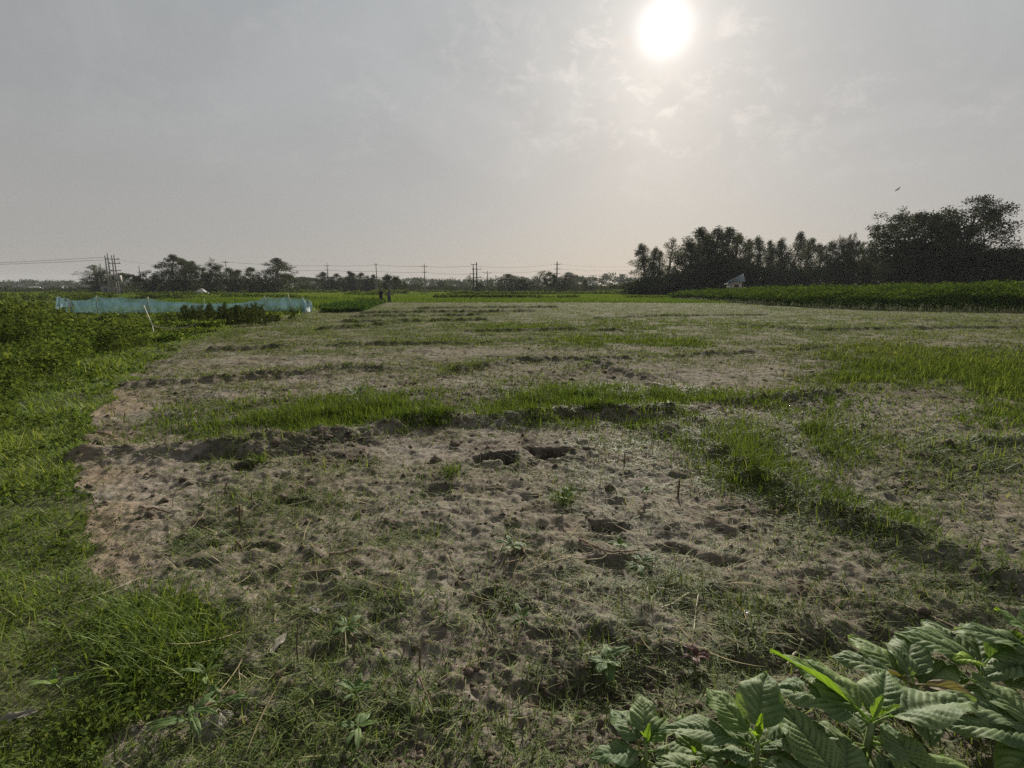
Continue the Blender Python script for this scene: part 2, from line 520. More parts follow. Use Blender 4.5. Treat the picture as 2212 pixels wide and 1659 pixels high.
HOLES = [(1080, 994, .21, .17, .28), (1192, 981, .36, .20, .30), (1268, 983, .1, .06, .09), (530, 1012, .15, .14, .13), (950, 1058, .14, .09, .08),
         (942, 1073, .13, .06, .07), (1240, 1112, .13, .05, .08), (1312, 1140, .14, .11, .12), (1336, 1085, .07, .05, .06), (1452, 1189, .19, .10, .10),
         (1535, 1213, .12, .08, .10), (1461, 1028, .10, .07, .08), (1571, 1100, .11, .06, .07), (1074, 1058, .08, .05, .05), (1231, 1058, .11, .05, .06),
         (1324, 1222, .1, .07, .07), (1056, 1299, .12, .08, .08), (1377, 1365, .075, .06, .07), (1362, 1532, .09, .07, .07), (518, 1460, .08, .06, .07),
         (609, 1465, .05, .04, .05), (721, 1420, .10, .05, .06), (769, 1391, .07, .05, .05), (719, 1540, .09, .06, .05), (853, 1544, .09, .05, .05),
         (934, 1566, .06, .05, .05), (1170, 1383, .1, .07, .06), (944, 1523, .07, .05, .05), (1060, 1420, .10, .05, .05), (830, 1335, .12, .05, .05),
         (560, 1190, .16, .07, .06), (430, 1230, .14, .06, .05), (640, 1090, .12, .06, .05), (1150, 1205, .12, .05, .05), (700, 1260, .10, .05, .05)]
_hr = np.random.default_rng(21)
for _ in range(60):
    HOLES.append((_hr.uniform(480, 2100), _hr.uniform(1010, 1600) ** 1.0, _hr.uniform(.03, .085), _hr.uniform(.025, .055), _hr.uniform(.015, .04)))
HOLES = [(*G(u, v), a, b, d * (1 if q < 4 else .5)) for q, (u, v, a, b, d) in enumerate(HOLES)]

# where grass stands: (u, v, spread u, spread v, amount) over the picture, read as places on the ground
PATCH = [(640, 905, 110, 16, .9), (800, 885, 110, 22, 1.0), (930, 905, 70, 16, .8), (1180, 868, 110, 26, 1.25), (1330, 860, 90, 22, 1.0), (1480, 858, 110, 18, .9),
         (1000, 798, 70, 10, .7), (1300, 738, 110, 11, 1.0), (1480, 742, 90, 10, .8), (1120, 704, 150, 7, .8), (1350, 700, 130, 8, .7), (900, 690, 90, 5, .4),
         (2050, 800, 190, 34, 1.1), (1800, 800, 150, 30, .8), (2190, 840, 90, 45, 1.0), (1950, 760, 200, 16, .7), (1600, 705, 300, 12, .5),
         (1750, 960, 170, 45, .65), (2100, 1000, 130, 60, .45), (1600, 1010, 90, 45, .75), (1520, 940, 80, 25, .7), (1700, 1060, 60, 25, .7),
         (440, 900, 110, 38, .55), (600, 850, 140, 20, .45), (350, 915, 60, 20, .5), (520, 1000, 120, 26, .35), (600, 1080, 160, 50, .38), (430, 1160, 80, 50, .25), (820, 1010, 160, 30, .22),
         (330, 1380, 130, 60, 1.0), (720, 1540, 100, 60, .22), (900, 1590, 150, 50, .22), (1180, 1460, 100, 50, .40), (1600, 1330, 90, 45, .42), (1430, 1270, 80, 30, .38), (1100, 1290, 60, 30, .28),
         (1110, 1165, 60, 22, .42), (1215, 1080, 40, 24, .5), (1120, 1010, 80, 16, .40), (1350, 960, 110, 20, .45), (820, 1300, 90, 25, .26), (880, 1170, 100, 35, .25),
         (1850, 1150, 200, 50, .3), (2000, 1270, 200, 45, .22), (1240, 1180, 40, 20, .3), (560, 720, 110, 9, .45), (700, 760, 170, 8, .35), (640, 690, 120, 6, .5), (1000, 735, 300, 16, .25)]
BARE = [(1000, 975, 180, 18, .7), (1560, 815, 130, 14, 1.0), (1000, 762, 150, 9, .7), (600, 782, 170, 10, .6), (330, 1000, 110, 40, .5), (265, 1120, 75, 120, 1.0), (300, 960, 70, 60, .8), (900, 830, 120, 9, .5), (760, 850, 90, 8, .4), (1400, 1120, 200, 60, .25)]


def amount(x, y):
    u, v = proj(x, y, 0.0)
    d = np.zeros_like(u)
    for a, b, su, sv, k in PATCH:
        d += k * np.exp(-((u - a) / su) ** 2 - ((v - b) / sv) ** 2)
    for a, b, su, sv, k in BARE:
        d -= k * np.exp(-((u - a) / su) ** 2 - ((v - b) / sv) ** 2)
    far = sstep(6, 20, y)
    d += 0.095 + 0.60 * far
    wide = sstep(1500, 2300, u) * 0.12
    return np.clip(d + wide, 0, 1.4)


def warp(x, y, a=0.16, s=2.2):
    return (x + a * (fbm(x * s, y * s, 3, 51) - .5) * 2 * np.clip(y / 5, .6, 6), y + a * (fbm(x * s, y * s, 3, 77) - .5) * 2 * np.clip(y / 5, .6, 6))


def is_verge(x, y):
    wx, wy = warp(x, y)
    u, v = proj(wx, np.maximum(wy, 0.05), 0.0)
    m = in_poly(u, v, VERGE)
    return np.where(y < 0.6, x < -0.9, m)


def is_weeds(x, y):
    wx, wy = warp(x, y, 0.2, 1.1)
    u, v = proj(wx, np.maximum(wy, 0.05), 0.0)
    return in_poly(u, v, WEEDS) & (y > 2.0) & (((x + 66) / 21) ** 2 + ((y - 60) / 11.5) ** 2 > 1)


def terrain(x, y):
    r = np.hypot(x, y)
    fade = 1 - sstep(45, 90, r)
    near = 1 - sstep(10, 26, r)
    ver = is_verge(x, y).astype(float)
    h = (fbm(x * .35, y * .35, 3, 3) - .5) * 0.10
    clod = (fbm(x * 2.6, y * 2.6, 4, 11) - .5) * 0.062
    n1 = fbm(x * 9, y * 9, 4, 19)
    n2 = fbm(x * 28, y * 28, 3, 23)
    rid = 1 - np.abs(2 * fbm(x * 6.5, y * 6.5, 4, 37) - 1)
    h += (clod + (n1 - .5) * 0.04 * (0.6 + .8 * near) + (n2 - .5) * 0.022 * near + (rid - .6) * .02) * fade * (1 - .55 * ver)
    moist_shade = np.zeros_like(x)
    rough = fbm(x * 5, y * 5, 4, 29)
    for uv, hh, w, dk in RIDGES:
        P = gpath(uv)
        xs = [p[0] for p in P]; ys = [p[1] for p in P]
        mk = (x > min(xs) - 3 * w - 1) & (x < max(xs) + 3 * w + 1) & (y > min(ys) - 3 * w - 1) & (y < max(ys) + 3 * w + 1)
        if not mk.any(): continue
        d, sd = seg_dist(x[mk] + (rough[mk] - .5) * w * 1.6, y[mk] + (n1[mk] - .5) * w * 1.2, P)
        b = np.exp(-(d / w) ** 2)
        gap = sstep(.22, .5, fbm(x[mk] * .7, y[mk] * .7, 2, 61))
        h[mk] += hh * b * (.65 + .7 * rough[mk]) * (.35 + .65 * gap) * fade[mk]
        moist_shade[mk] = np.maximum(moist_shade[mk], dk * np.exp(-(d / (w * 1.05)) ** 2) * sstep(.30, .62, rough[mk]) * (.3 + .7 * gap))  # turned earth, with the shade of the banks painted in
    for uv, dep, w in FURROWS:
        d, sd = seg_dist(x + (rough - .5) * w * 1.5, y + (n1 - .5) * w, gpath(uv))
        b = np.exp(-(d / w) ** 2)
        h -= dep * b * (.5 + rough)
        moist_shade = np.maximum(moist_shade, .8 * b * sstep(.3, .6, rough))
    for hx, hy, a, b, dep in HOLES:
        mk = (np.abs(x - hx) < 3 * a + .1) & (np.abs(y - hy) < 3 * b + .1)
        if not mk.any(): continue
        q = np.sqrt(((x[mk] - hx) / a) ** 2 + ((y[mk] - hy) / b) ** 2) + (rough[mk] - .5) * 1.5 + (n1[mk] - .5) * .9
        pit = 1 - sstep(.72, 1.02, q)
        rim = np.exp(-((q - 1.2) / .25) ** 2)
        h[mk] += -dep * pit * (.85 + .3 * n1[mk]) + dep * .12 * rim
        moist_shade[mk] = np.maximum(moist_shade[mk], (1 - sstep(.8, 1.2, q)) * (.25 + .75 * sstep(.04, .14, dep)))  # pits coloured dark to paint in the shade on their walls, deepest most
    moist_shade = np.maximum(moist_shade, sstep(.56, .70, fbm(x * 1.7, y * 1.7, 5, 43)) * .55 * (1 - ver))
    return h, moist_shade


NT, NR1, NR2 = 800, 900, 60
TH = np.linspace(-math.radians(56), math.radians(56), NT)
R0, R1, R2 = 0.7, 60.0, 1150.0
LR = np.concatenate([np.linspace(math.log(R0), math.log(R1), NR1), np.linspace(math.log(R1), math.log(R2), NR2 + 1)[1:]])
rr = np.exp(LR)
TT, RR = np.meshgrid(TH, rr)
gx, gy = RR * np.sin(TT), RR * np.cos(TT)
gz, gmoist_shade = terrain(gx.ravel(), gy.ravel())
gz = gz.reshape(gx.shape); gmoist_shade = gmoist_shade.reshape(gx.shape)
gver = is_verge(gx.ravel(), gy.ravel()).astype(float).reshape(gx.shape)
gwd = is_weeds(gx.ravel(), gy.ravel()).astype(float).reshape(gx.shape)
gam = amount(gx.ravel(), gy.ravel()).reshape(gx.shape)
gpatch = fbm(gx * 1.3, gy * 1.3, 4, 91)
ggreen = np.clip(gam * sstep(.25, .6, gpatch), 0, 1) * .85
_u, _v = proj(gx, gy, 0)
_bare = sum(k * np.exp(-((_u - a) / su) ** 2 - ((_v - b) / sv) ** 2) for a, b, su, sv, k in BARE)
ggreen = np.maximum(ggreen, sstep(6, 20, gy) * (.60 + .40 * sstep(.3, .6, gpatch)) * np.clip(1 - .8 * _bare, 0, 1))
ggreen = np.maximum(ggreen, np.maximum(gver * .9, gwd))
ggreen = np.maximum(ggreen, sstep(60, 110, gy) * .95)


def H(x, y):
    """height of the ground, read from the grid above"""
    r = np.maximum(np.hypot(x, y), R0); th = np.arctan2(x, y)
    ti = np.clip((th - TH[0]) / (TH[1] - TH[0]), 0, NT - 1.001)
    lr = np.log(r)
    ri = np.where(lr < math.log(R1), (lr - LR[0]) / (LR[1] - LR[0]), NR1 - 1 + (lr - math.log(R1)) / (LR[-1] - LR[-2]))
    ri = np.clip(ri, 0, len(LR) - 1.001)
    i = ri.astype(int); j = ti.astype(int); a = ri - i; b = ti - j
    return (gz[i, j] * (1 - a) + gz[i + 1, j] * a) * (1 - b) + (gz[i, j + 1] * (1 - a) + gz[i + 1, j + 1] * a) * b


def H1(x, y): return float(H(np.array([float(x)]), np.array([float(y)]))[0])


NB = 40
thb = np.linspace(math.radians(56), math.radians(304), NB + 2)[1:-1]
TB, RB = np.meshgrid(thb, rr)
wb = np.linspace(0, 1, NB + 2)[1:-1][None, :]
zb = gz[:, -1:] * (1 - wb) + gz[:, :1] * wb
V = np.concatenate([np.concatenate([np.stack([gx, gy, gz], -1), np.stack([RB * np.sin(TB), RB * np.cos(TB), zb], -1)], 1).reshape(-1, 3), [[0, 0, 0]]])
NC = NT + NB; NRR = len(rr)


def wide(a, back):
    return np.concatenate([np.concatenate([a, np.full((NRR, NB), back)], 1).ravel(), [back]])


i = np.arange(NRR - 1)[:, None] * NC; j = np.arange(NC)[None, :]; k = (j + 1) % NC
f4 = np.stack([i + j, i + NC + j, i + NC + k, i + k], -1).reshape(-1, 4)
jj = np.arange(NC)
f3 = np.stack([np.full(NC, NRR * NC), jj, (jj + 1) % NC], 1)


def soil_material():
    m, nn, ll = new_mat("field_soil")
    out = nn("ShaderNodeOutputMaterial")
    tc = nn("ShaderNodeTexCoord")

    def noise(scale, det, rough=.6, dist=0.0):
        n = nn("ShaderNodeTexNoise"); n.inputs["Scale"].default_value = scale; n.inputs["Detail"].default_value = det
        n.inputs["Roughness"].default_value = rough; n.inputs["Distortion"].default_value = dist
        ll(tc.outputs["Object"], n.inputs["Vector"]); return n.outputs["Fac"]

    def attr(n):
        a = nn("ShaderNodeAttribute"); a.attribute_name = n; return a.outputs["Fac"]

    def mth(op, a, b):
        n = nn("ShaderNodeMath"); n.operation = op; n.use_clamp = op != 'ADD'
        for q, v in enumerate((a, b)):
            if isinstance(v, (int, float)): n.inputs[q].default_value = v
            else: ll(v, n.inputs[q])
        return n.outputs[0]

    def mixc(f, a, b):
        n = nn("ShaderNodeMix"); n.data_type = 'RGBA'
        ll(f, n.inputs["Factor"])
        for s_, v in (("A", a), ("B", b)):
            if isinstance(v, tuple): n.inputs[s_].default_value = (*v, 1)
            else: ll(v, n.inputs[s_])
        return n.outputs["Result"]
    big, mid, fine = noise(.9, 5), noise(14, 8, .68), noise(75, 6, .7)
    s = mth('ADD', mth('MULTIPLY', mid, .6), mth('MULTIPLY', fine, .4))
    base = ramp(nn, [(.34, (.075, .063, .050)), (.45, (.142, .126, .104)), (.55, (.208, .188, .158)), (.68, (.30, .274, .235))])
    ll(s, base.inputs[0])
    mr = nn("ShaderNodeMapRange"); ll(big, mr.inputs[0]); mr.inputs[1].default_value = .4; mr.inputs[2].default_value = .62
    mr.inputs[3].default_value = 0; mr.inputs[4].default_value = .45
    c = mixc(mr.outputs[0], base.outputs["Color"], (.15, .115, .082))
    c = mixc(attr("moist_shade"), c, (.042, .034, .027))  # damp earth tone, also the painted shade of pits and banks
    g = ramp(nn, [(.3, (.028, .037, .011)), (.5, (.062, .075, .023)), (.7, (.118, .124, .047))])
    ll(s, g.inputs[0])
    c = mixc(mth('MULTIPLY', attr("green"), .82), c, g.outputs["Color"])
    c = mixc(mth('MULTIPLY', attr("thatch"), .8), c, (.205, .158, .112))
    p = nn("ShaderNodeBsdfPrincipled")
    ll(c, p.inputs["Base Color"]); p.inputs["Roughness"].default_value = 1.0; p.inputs["Specular IOR Level"].default_value = .02
    b1 = nn("ShaderNodeBump"); b1.inputs["Strength"].default_value = .9; b1.inputs["Distance"].default_value = .022
    ll(mid, b1.inputs["Height"])
    b2 = nn("ShaderNodeBump"); b2.inputs["Strength"].default_value = .8; b2.inputs["Distance"].default_value = .006
    ll(fine, b2.inputs["Height"]); ll(b1.outputs[0], b2.inputs["Normal"])
    ll(b2.outputs[0], p.inputs["Normal"])
    ll(p.outputs[0], out.inputs["Surface"])
    return m


_gu, _gv = proj(gx, gy, 0)
gthatch = np.exp(-((_gu - 225 - np.clip(900 - _gv, 0, 200) * .6) / 95) ** 2) * sstep(780, 900, _gv) * (1 - sstep(1230, 1300, _gv)) * (1 - gver) * sstep(.3, .6, gpatch)
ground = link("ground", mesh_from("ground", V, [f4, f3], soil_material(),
              {"moist_shade": wide(gmoist_shade, 0), "green": wide(ggreen, .5), "thatch": wide(gthatch, 0)}, smooth=True))
tag(ground, kind="structure")

# ------------------------------------------------------------------ grass, straw and clods on the ground
def spread(n, r0, r1, th0=-50, th1=50, seed=1):
    g = np.random.default_rng(seed)
    th = np.radians(g.uniform(th0, th1, n)); r = np.exp(g.uniform(math.log(r0), math.log(r1), n))
    return r * np.sin(th), r * np.cos(th), r, g


def stuff(name, acc, mat, label=None, smooth=False):
    o = link(name, acc.mesh(name, mat, smooth))
    return tag(o, label, None, None, "stuff")


# -- green verge along the left
A = Acc()
x, y, r, g = spread(560000, 1.25, 70, -52, 4, 31)
keep = is_verge(x, y) & ~(is_weeds(x, y) & (g.random(len(x)) < .8))
x, y, r = x[keep], y[keep], r[keep]
pn = fbm(x * 1.6, y * 1.6, 4, 101); pt = fbm(x * .5, y * .5, 3, 102)
keep = (g.random(len(x)) < .35 + .9 * sstep(.3, .6, pn)) & (g.random(len(x)) < np.where(r < 7, .6, 1))
x, y, r, pn, pt = [q[keep] for q in (x, y, r, pn, pt)]
n = len(x)
sc = np.clip(r / 3.2, 1, None)
tall = sstep(.48, .70, pt)
tint = np.clip(.12 + .75 * pn + .3 * tall + g.normal(0, .17, n), 0, 1)
L = (g.gamma(4, .011, n) * (.6 + 1.0 * tall) + .018) * np.clip(sc, 1, 3) ** .45
blades(A, x, y, H(x, y) - .004, g.uniform(0, 2 * math.pi, n), L, g.uniform(.003, .0062, n) * sc, np.abs(g.normal(.8, .4, n)), g.normal(.7, .5, n), 3, tint)
# the tall tuft that leans into the field at the bottom left
u0 = g.normal(330, 64, 2600); v0 = g.normal(1400, 48, 2600)
tx, ty = np.array([G(a, b) for a, b in zip(u0, v0)]).T
n = len(tx)
blades(A, tx, ty, H(tx, ty) - .004, g.uniform(0, 2 * math.pi, n), g.uniform(.06, .19, n), g.uniform(.0045, .009, n), np.abs(g.normal(.5, .35, n)), g.uniform(.4, 1.7, n), 5,
       np.clip(g.normal(.55, .22, n), 0, 1), g.normal(0, .3, n))
stuff("verge_grass", A, M["verge"])

# clover and small round leaves between the grass
A = Acc()
x, y, r, g = spread(120000, 1.25, 25, -52, 0, 33)
pn = fbm(x * 2.3, y * 2.3, 3, 105)
keep = is_verge(x, y) & (g.random(len(x)) < sstep(.38, .62, pn) * .75)
x, y, r = x[keep], y[keep], r[keep]; n = len(x); sc = np.clip(r / 3.2, 1, 4)
d = np.stack([g.normal(size=n), g.normal(size=n), g.normal(.25, .35, n)], 1)
leaves(A, np.stack([x, y, H(x, y) + g.uniform(.008, .05, n)], 1), d, g.uniform(.014, .034, n) * sc, g.uniform(.010, .019, n) * sc, np.clip(g.normal(.5, .22, n), 0, 1), .15, g)
stuff("clover", A, M["weed"])

# -- standing grass of the field
A = Acc()
x, y, r, g = spread(1500000, 1.2, 110, -49, 49, 41)
am = amount(x, y)
pn = fbm(x * 1.3, y * 1.3, 4, 91)
pf = fbm(x * 4.5, y * 4.5, 3, 111)
dens = am * sstep(.28, .55, pn) * sstep(.26, .52, pf) * .75
keep = (g.random(len(x)) < dens * (.55 + .45 * sstep(5, 11, r))) & ~is_verge(x, y)
x, y, r, am, pn = [q[keep] for q in (x, y, r, am, pn)]
n = len(x); sc = np.clip(r / 3.2, 1, None)
L = (.035 + g.gamma(3, .022, n) * (.45 + .9 * np.clip(am, 0, 1.3))) * (1 - .4 * sstep(7, 22, y))
tint = np.clip(.30 + .32 * pn + g.normal(0, .2, n) - .12 * np.clip(am, 0, 1), 0, 1)
lean = np.abs(g.normal(.65, .45, n)) + (g.random(n) < .35) * g.uniform(.2, .9, n) * (am < .8)
wd_ = g.uniform(.003, .0075, n) * np.where(r < 9, 1, .75) * sc; az_ = g.uniform(0, 2 * math.pi, n); bd_ = g.normal(.7, .5, n)
for nm_, mt_, k in (("field_grass", "near_grass", r < 9), ("far_field_grass", "field_grass", r >= 9)):
    A = Acc()
    blades(A, x[k], y[k], H(x[k], y[k]) - .004, az_[k], L[k], wd_[k], lean[k], bd_[k], 4 if nm_ == "field_grass" else 3, tint[k], hfun=H, hoff=.004)
    stuff(nm_, A, M[mt_])

# the lusher tufts on the first banks
A = Acc()
g = np.random.default_rng(43)
TU = [(440, 925, 150, 34, 1800), (610, 905, 110, 24, 3000), (660, 890, 80, 22, 2200), (760, 895, 90, 26, 3200), (840, 895, 80, 30, 3600), (860, 860, 90, 26, 2200), (945, 918, 70, 20, 2200), (1000, 900, 80, 20, 1600), (1130, 880, 90, 26, 3200), (1220, 872, 90, 28, 5200), (1350, 905, 160, 26, 2200), (1680, 880, 200, 34, 3200), (1760, 980, 160, 50, 2600),
      (1290, 880, 60, 18, 2200), (1400, 862, 70, 14, 1600), (1500, 862, 80, 12, 1500), (1250, 848, 120, 14, 2500), (1600, 985, 90, 36, 1500), (1650, 1035, 80, 30, 1200), (1530, 950, 80, 28, 1200), (1760, 1085, 70, 22, 700), (1900, 1130, 90, 22, 600), (1740, 935, 40, 12, 500), (1220, 1078, 14, 16, 160),
      (975, 1022, 16, 10, 140), (560, 1010, 20, 10, 160), (2080, 800, 130, 24, 3800), (2190, 830, 60, 30, 2500), (1900, 810, 110, 22, 2200), (1330, 735, 110, 8, 1600), (1470, 742, 80, 8, 1000), (1110, 705, 110, 5, 1400), (2150, 905, 80, 20, 900)]
uu, vv = [], []
for a, b, su, sv, k in TU:
    uu.append(g.normal(a, su * .7, k)); vv.append(g.normal(b, sv * .7, k))
uu = np.concatenate(uu); vv = np.concatenate(vv)
tx, ty = np.array([G(a, b) for a, b in zip(uu, vv)]).T
pf = fbm(tx * 3.5, ty * 3.5, 3, 121)
k = g.random(len(tx)) < sstep(.3, .55, pf)
tx, ty, pf = tx[k], ty[k], pf[k]; n = len(tx); sc = np.clip(np.hypot(tx, ty) / 4.0, 1, None)
blades(A, tx, ty, H(tx, ty) - .005, g.uniform(0, 2 * math.pi, n), g.uniform(.06, .20, n) * (.55 + .8 * pf), g.uniform(.0035, .008, n) * sc, np.abs(g.normal(.5, .4, n)), g.uniform(.2, 1.5, n), 4,
       np.clip(g.normal(.42, .2, n), 0, 1), g.normal(0, .25, n))
# grass along the crest and far side of every bank
for q, (uv, hh, w, dk) in enumerate(RIDGES):
    P = np.array(gpath(uv)); seg = np.hypot(*np.diff(P, axis=0).T); s_ = np.concatenate([[0], np.cumsum(seg)])
    dm = float(np.mean(P[:, 1])); m = int(s_[-1] / dm * 1500)
    t = g.uniform(0, s_[-1], m); x = np.interp(t, s_, P[:, 0]) + g.normal(0, w * .9, m); y = np.interp(t, s_, P[:, 1]) + g.normal(w * .6, w * 1.0, m)
    k = g.random(m) < sstep(.36, .56, fbm(x * 1.6 / max(1, dm / 8), y * 1.6 / max(1, dm / 8), 3, 125 + q)); x, y = x[k], y[k]; m = len(x); sc = np.clip(np.hypot(x, y) / 4.0, 1, None)
    blades(A, x, y, H(x, y) - .005, g.uniform(0, 2 * math.pi, m), g.uniform(.05, .16, m), g.uniform(.0035, .007, m) * sc, np.abs(g.normal(.6, .45, m)), g.uniform(.2, 1.5, m), 4, np.clip(g.normal(.42, .22, m), 0, 1), g.normal(0, .25, m))
stuff("bank_grass", A, M["grass"])

# -- cut grass lying about, and straw
for nm, mat, N, seed, thr, lmin, lmax in (("cut_grass", "field_grass", 620000, 51, .36, .025, .13), ("straw_litter", "straw", 170000, 53, .40, .025, .14)):
    A = Acc()
    x, y, r, g = spread(N, 1.2, 70, -49, 49, seed)
    pn = fbm(x * 1.1, y * 1.1, 4, 130 + seed); pf = fbm(x * 5, y * 5, 3, 131 + seed)
    ver = is_verge(x, y)
    am = amount(x, y)
    dens = (.12 + .52 * sstep(thr, thr + .22, pn)) * (.25 + .75 * sstep(.32, .6, pf)) * (.55 + .45 * np.clip(am * 2, 0, 1))
    if nm == "straw_litter":
        u, v = proj(x, y, 0)
        dens = dens * .36 * (1 - .8 * sstep(7, 20, y)) + .5 * np.exp(-((u - 240) / 90) ** 2) * sstep(800, 900, v) * (1 - sstep(1230, 1300, v))
    keep = (g.random(len(x)) < dens) & (~ver | (g.random(len(x)) < .06))
    x, y, r = x[keep], y[keep], r[keep]; n = len(x)
    sc = np.clip(r / 3.2, 1, None)
    thin_ = g.random(n) < np.where(r < 9, .5, 1.0)
    x, y, r, sc = x[thin_], y[thin_], r[thin_], sc[thin_]; n = len(x)
    up = g.random(n) < .16
    lean = np.where(up, g.uniform(.6, 1.3, n), g.normal(1.5, .12, n))
    az_ = g.uniform(0, 2 * math.pi, n); L_ = g.uniform(lmin, lmax, n) * np.clip(sc, 1, 3) ** .3; W_ = g.uniform(.0025, .0062, n) * sc * np.where(r < 9, 1, .7)
    if nm == "straw_litter": W_ = W_ * .65
    b_ = g.normal(.1, .35, n); t_ = np.clip(g.normal(.5, .26, n), 0, 1); c_ = g.normal(0, .9, n); z_ = g.uniform(.002, .016, n)
    k = r >= 9
    B = Acc(); blades(B, x[k], y[k], H(x[k], y[k]) + z_[k], az_[k], L_[k], W_[k], lean[k], b_[k], 3, t_[k], c_[k], hfun=H, hoff=.004)
    stuff("far_" + nm, B, M[mat])
    k = ~k; mat = "near_grass" if nm == "cut_grass" else "near_straw"
    blades(A, x[k], y[k], H(x[k], y[k]) + z_[k], az_[k], L_[k], W_[k], lean[k], b_[k], 4, t_[k], c_[k], hfun=H, hoff=.004)
    if nm == "straw_litter":      # a few long pale stalks that read one by one
        x, y, r, g = spread(300, 2.0, 9, -46, 46, 57)
        k = ~is_verge(x, y); x, y, r = x[k], y[k], r[k]; n = len(x)
        blades(A, x, y, H(x, y) + .01, g.uniform(0, 6.28, n), g.uniform(.12, .42, n), g.uniform(.003, .0055, n), g.normal(1.5, .12, n), g.normal(0, .2, n), 6, np.clip(g.normal(.6, .25, n), 0, 1), g.normal(0, .4, n), hfun=H, hoff=.006, w_pow=4)
    stuff(nm, A, M[mat])

# -- crumbs of earth
A = Acc()
x, y, r, g = spread(90000, 1.2, 24, -48, 48, 61)
_, mo = terrain(x, y)
keep = (~is_verge(x, y)) & (g.random(len(x)) < .10 + .8 * mo)
x, y, r = x[keep], y[keep], r[keep]; n = len(x); sc = np.clip(r / 3.0, 1, 1.7)
ov = np.array([[1, 0, 0], [0, 1, 0], [-1, 0, 0], [0, -1, 0], [0, 0, 1], [0, 0, -.6]], float)
of = np.array([[0, 1, 4], [1, 2, 4], [2, 3, 4], [3, 0, 4], [1, 0, 5], [2, 1, 5], [3, 2, 5], [0, 3, 5]])
a = g.uniform(0, 6.28, n); s_ = g.gamma(2.0, .0042, n) * sc
P = ov[None] * g.uniform(.6, 1.35, (n, 6, 1)) * s_[:, None, None] * np.array([1, 1, .75])
ca, sa = np.cos(a)[:, None], np.sin(a)[:, None]
Q = np.stack([P[..., 0] * ca - P[..., 1] * sa + x[:, None], P[..., 0] * sa + P[..., 1] * ca + y[:, None], P[..., 2] + H(x, y)[:, None]], -1)
A.add(Q.reshape(-1, 3), None, (np.arange(n)[:, None, None] * 6 + of[None]).reshape(-1, 3), np.repeat(g.random(n), 6))
M["crumb"] = plain("crumbled_earth", (.10, .08, .06), .95, .1, .6, 22.0)
stuff("soil_clods", A, M["crumb"])

# -- weeds on the left
A = Acc(); B = Acc()
x, y, r, g = spread(620000, 3.0, 75, -56, -6, 71)
keep = is_weeds(x, y)
x, y, r = x[keep], y[keep], r[keep]
lump = fbm(x * .75, y * .75, 4, 141); lump2 = fbm(x * 2.2, y * 2.2, 3, 142)
u, v = proj(x, y, 0)
lump0 = fbm(x * .38, y * .38, 3, 143)
hmax = (.08 + .55 * sstep(.33, .68, lump) + .5 * sstep(.50, .66, lump0) * sstep(8, 13, y)) * (.55 + .6 * lump2) * np.clip((y - 3) / 9, .25, 1) * np.where((y > 14.5) & (y < 23) & (u > 260), .5, 1.0)
hmax = np.minimum(hmax, np.where(y > 23, .16, .95))
hmax = np.where((u < 120) & (y < 25), hmax * 1.25, hmax)
keep = g.random(len(x)) < .5 + .6 * lump
x, y, r, hmax, lump2 = [q[keep] for q in (x, y, r, hmax, lump2)]
n = len(x); sc = np.clip(r / 9.0, .75, None)
z = H(x, y) + hmax * g.random(n) ** .55
d = np.stack([g.normal(size=n), g.normal(size=n), g.normal(.15, .45, n)], 1)
leaves(A, np.stack([x, y, z], 1), d, g.uniform(.03, .075, n) * sc, g.uniform(.018, .04, n) * sc, np.clip(g.normal(.52, .24, n) + .5 * (lump2 - .5), 0, 1), .18, g)
k = g.random(n) < .28
blades(A, x[k], y[k], H(x[k], y[k]), g.uniform(0, 6.28, k.sum()), hmax[k] * g.uniform(.5, 1.3, k.sum()) + .06, .006 * sc[k], np.abs(g.normal(.5, .35, k.sum())), g.uniform(.1, 1.2, k.sum()), 3, np.clip(g.normal(.6, .25, k.sum()), 0, 1))
stuff("weeds", A, M["weed"])
# tall reddish weeds in front of the net
g = np.random.default_rng(73)
for q in range(120):
    u = g.choice([g.uniform(215, 650), g.uniform(350, 600), g.normal(505, 40)]); D = g.uniform(22.5, 27.5)
    X, Y = (u - 1106) / F * D / cp, D
    bx, by, _ = at(u, 700, D)
    hh = (g.uniform(.5, .9) if 395 < u < 570 else g.uniform(.2, .45))
    zb = H1(bx, by)
    m = int(170 * hh) + 30
    t = g.random(m) ** .7
    cx = bx + .06 * np.sin(t * 3 + q); cy = by + .05 * t
    pos = np.stack([cx + g.normal(0, .07, m) * (1.25 - t), cy + g.normal(0, .07, m), zb + hh * t], 1)
    dd = np.stack([g.normal(size=m), g.normal(size=m), g.normal(.2, .5, m)], 1)
    leaves(B, pos, dd, g.uniform(.06, .13, m), g.uniform(.03, .05, m), np.clip(g.normal(.5, .25, m), 0, 1), .15, g)
    B.tube([(bx, by, zb), (bx + .03, by, zb + hh * .5), (bx + .02, by, zb + hh)], [.012, .01, .004], 4, .2)
stuff("tall_weeds", B, M["red_weed"])

# ------------------------------------------------------------------ crops of the fields beyond
A = Acc()


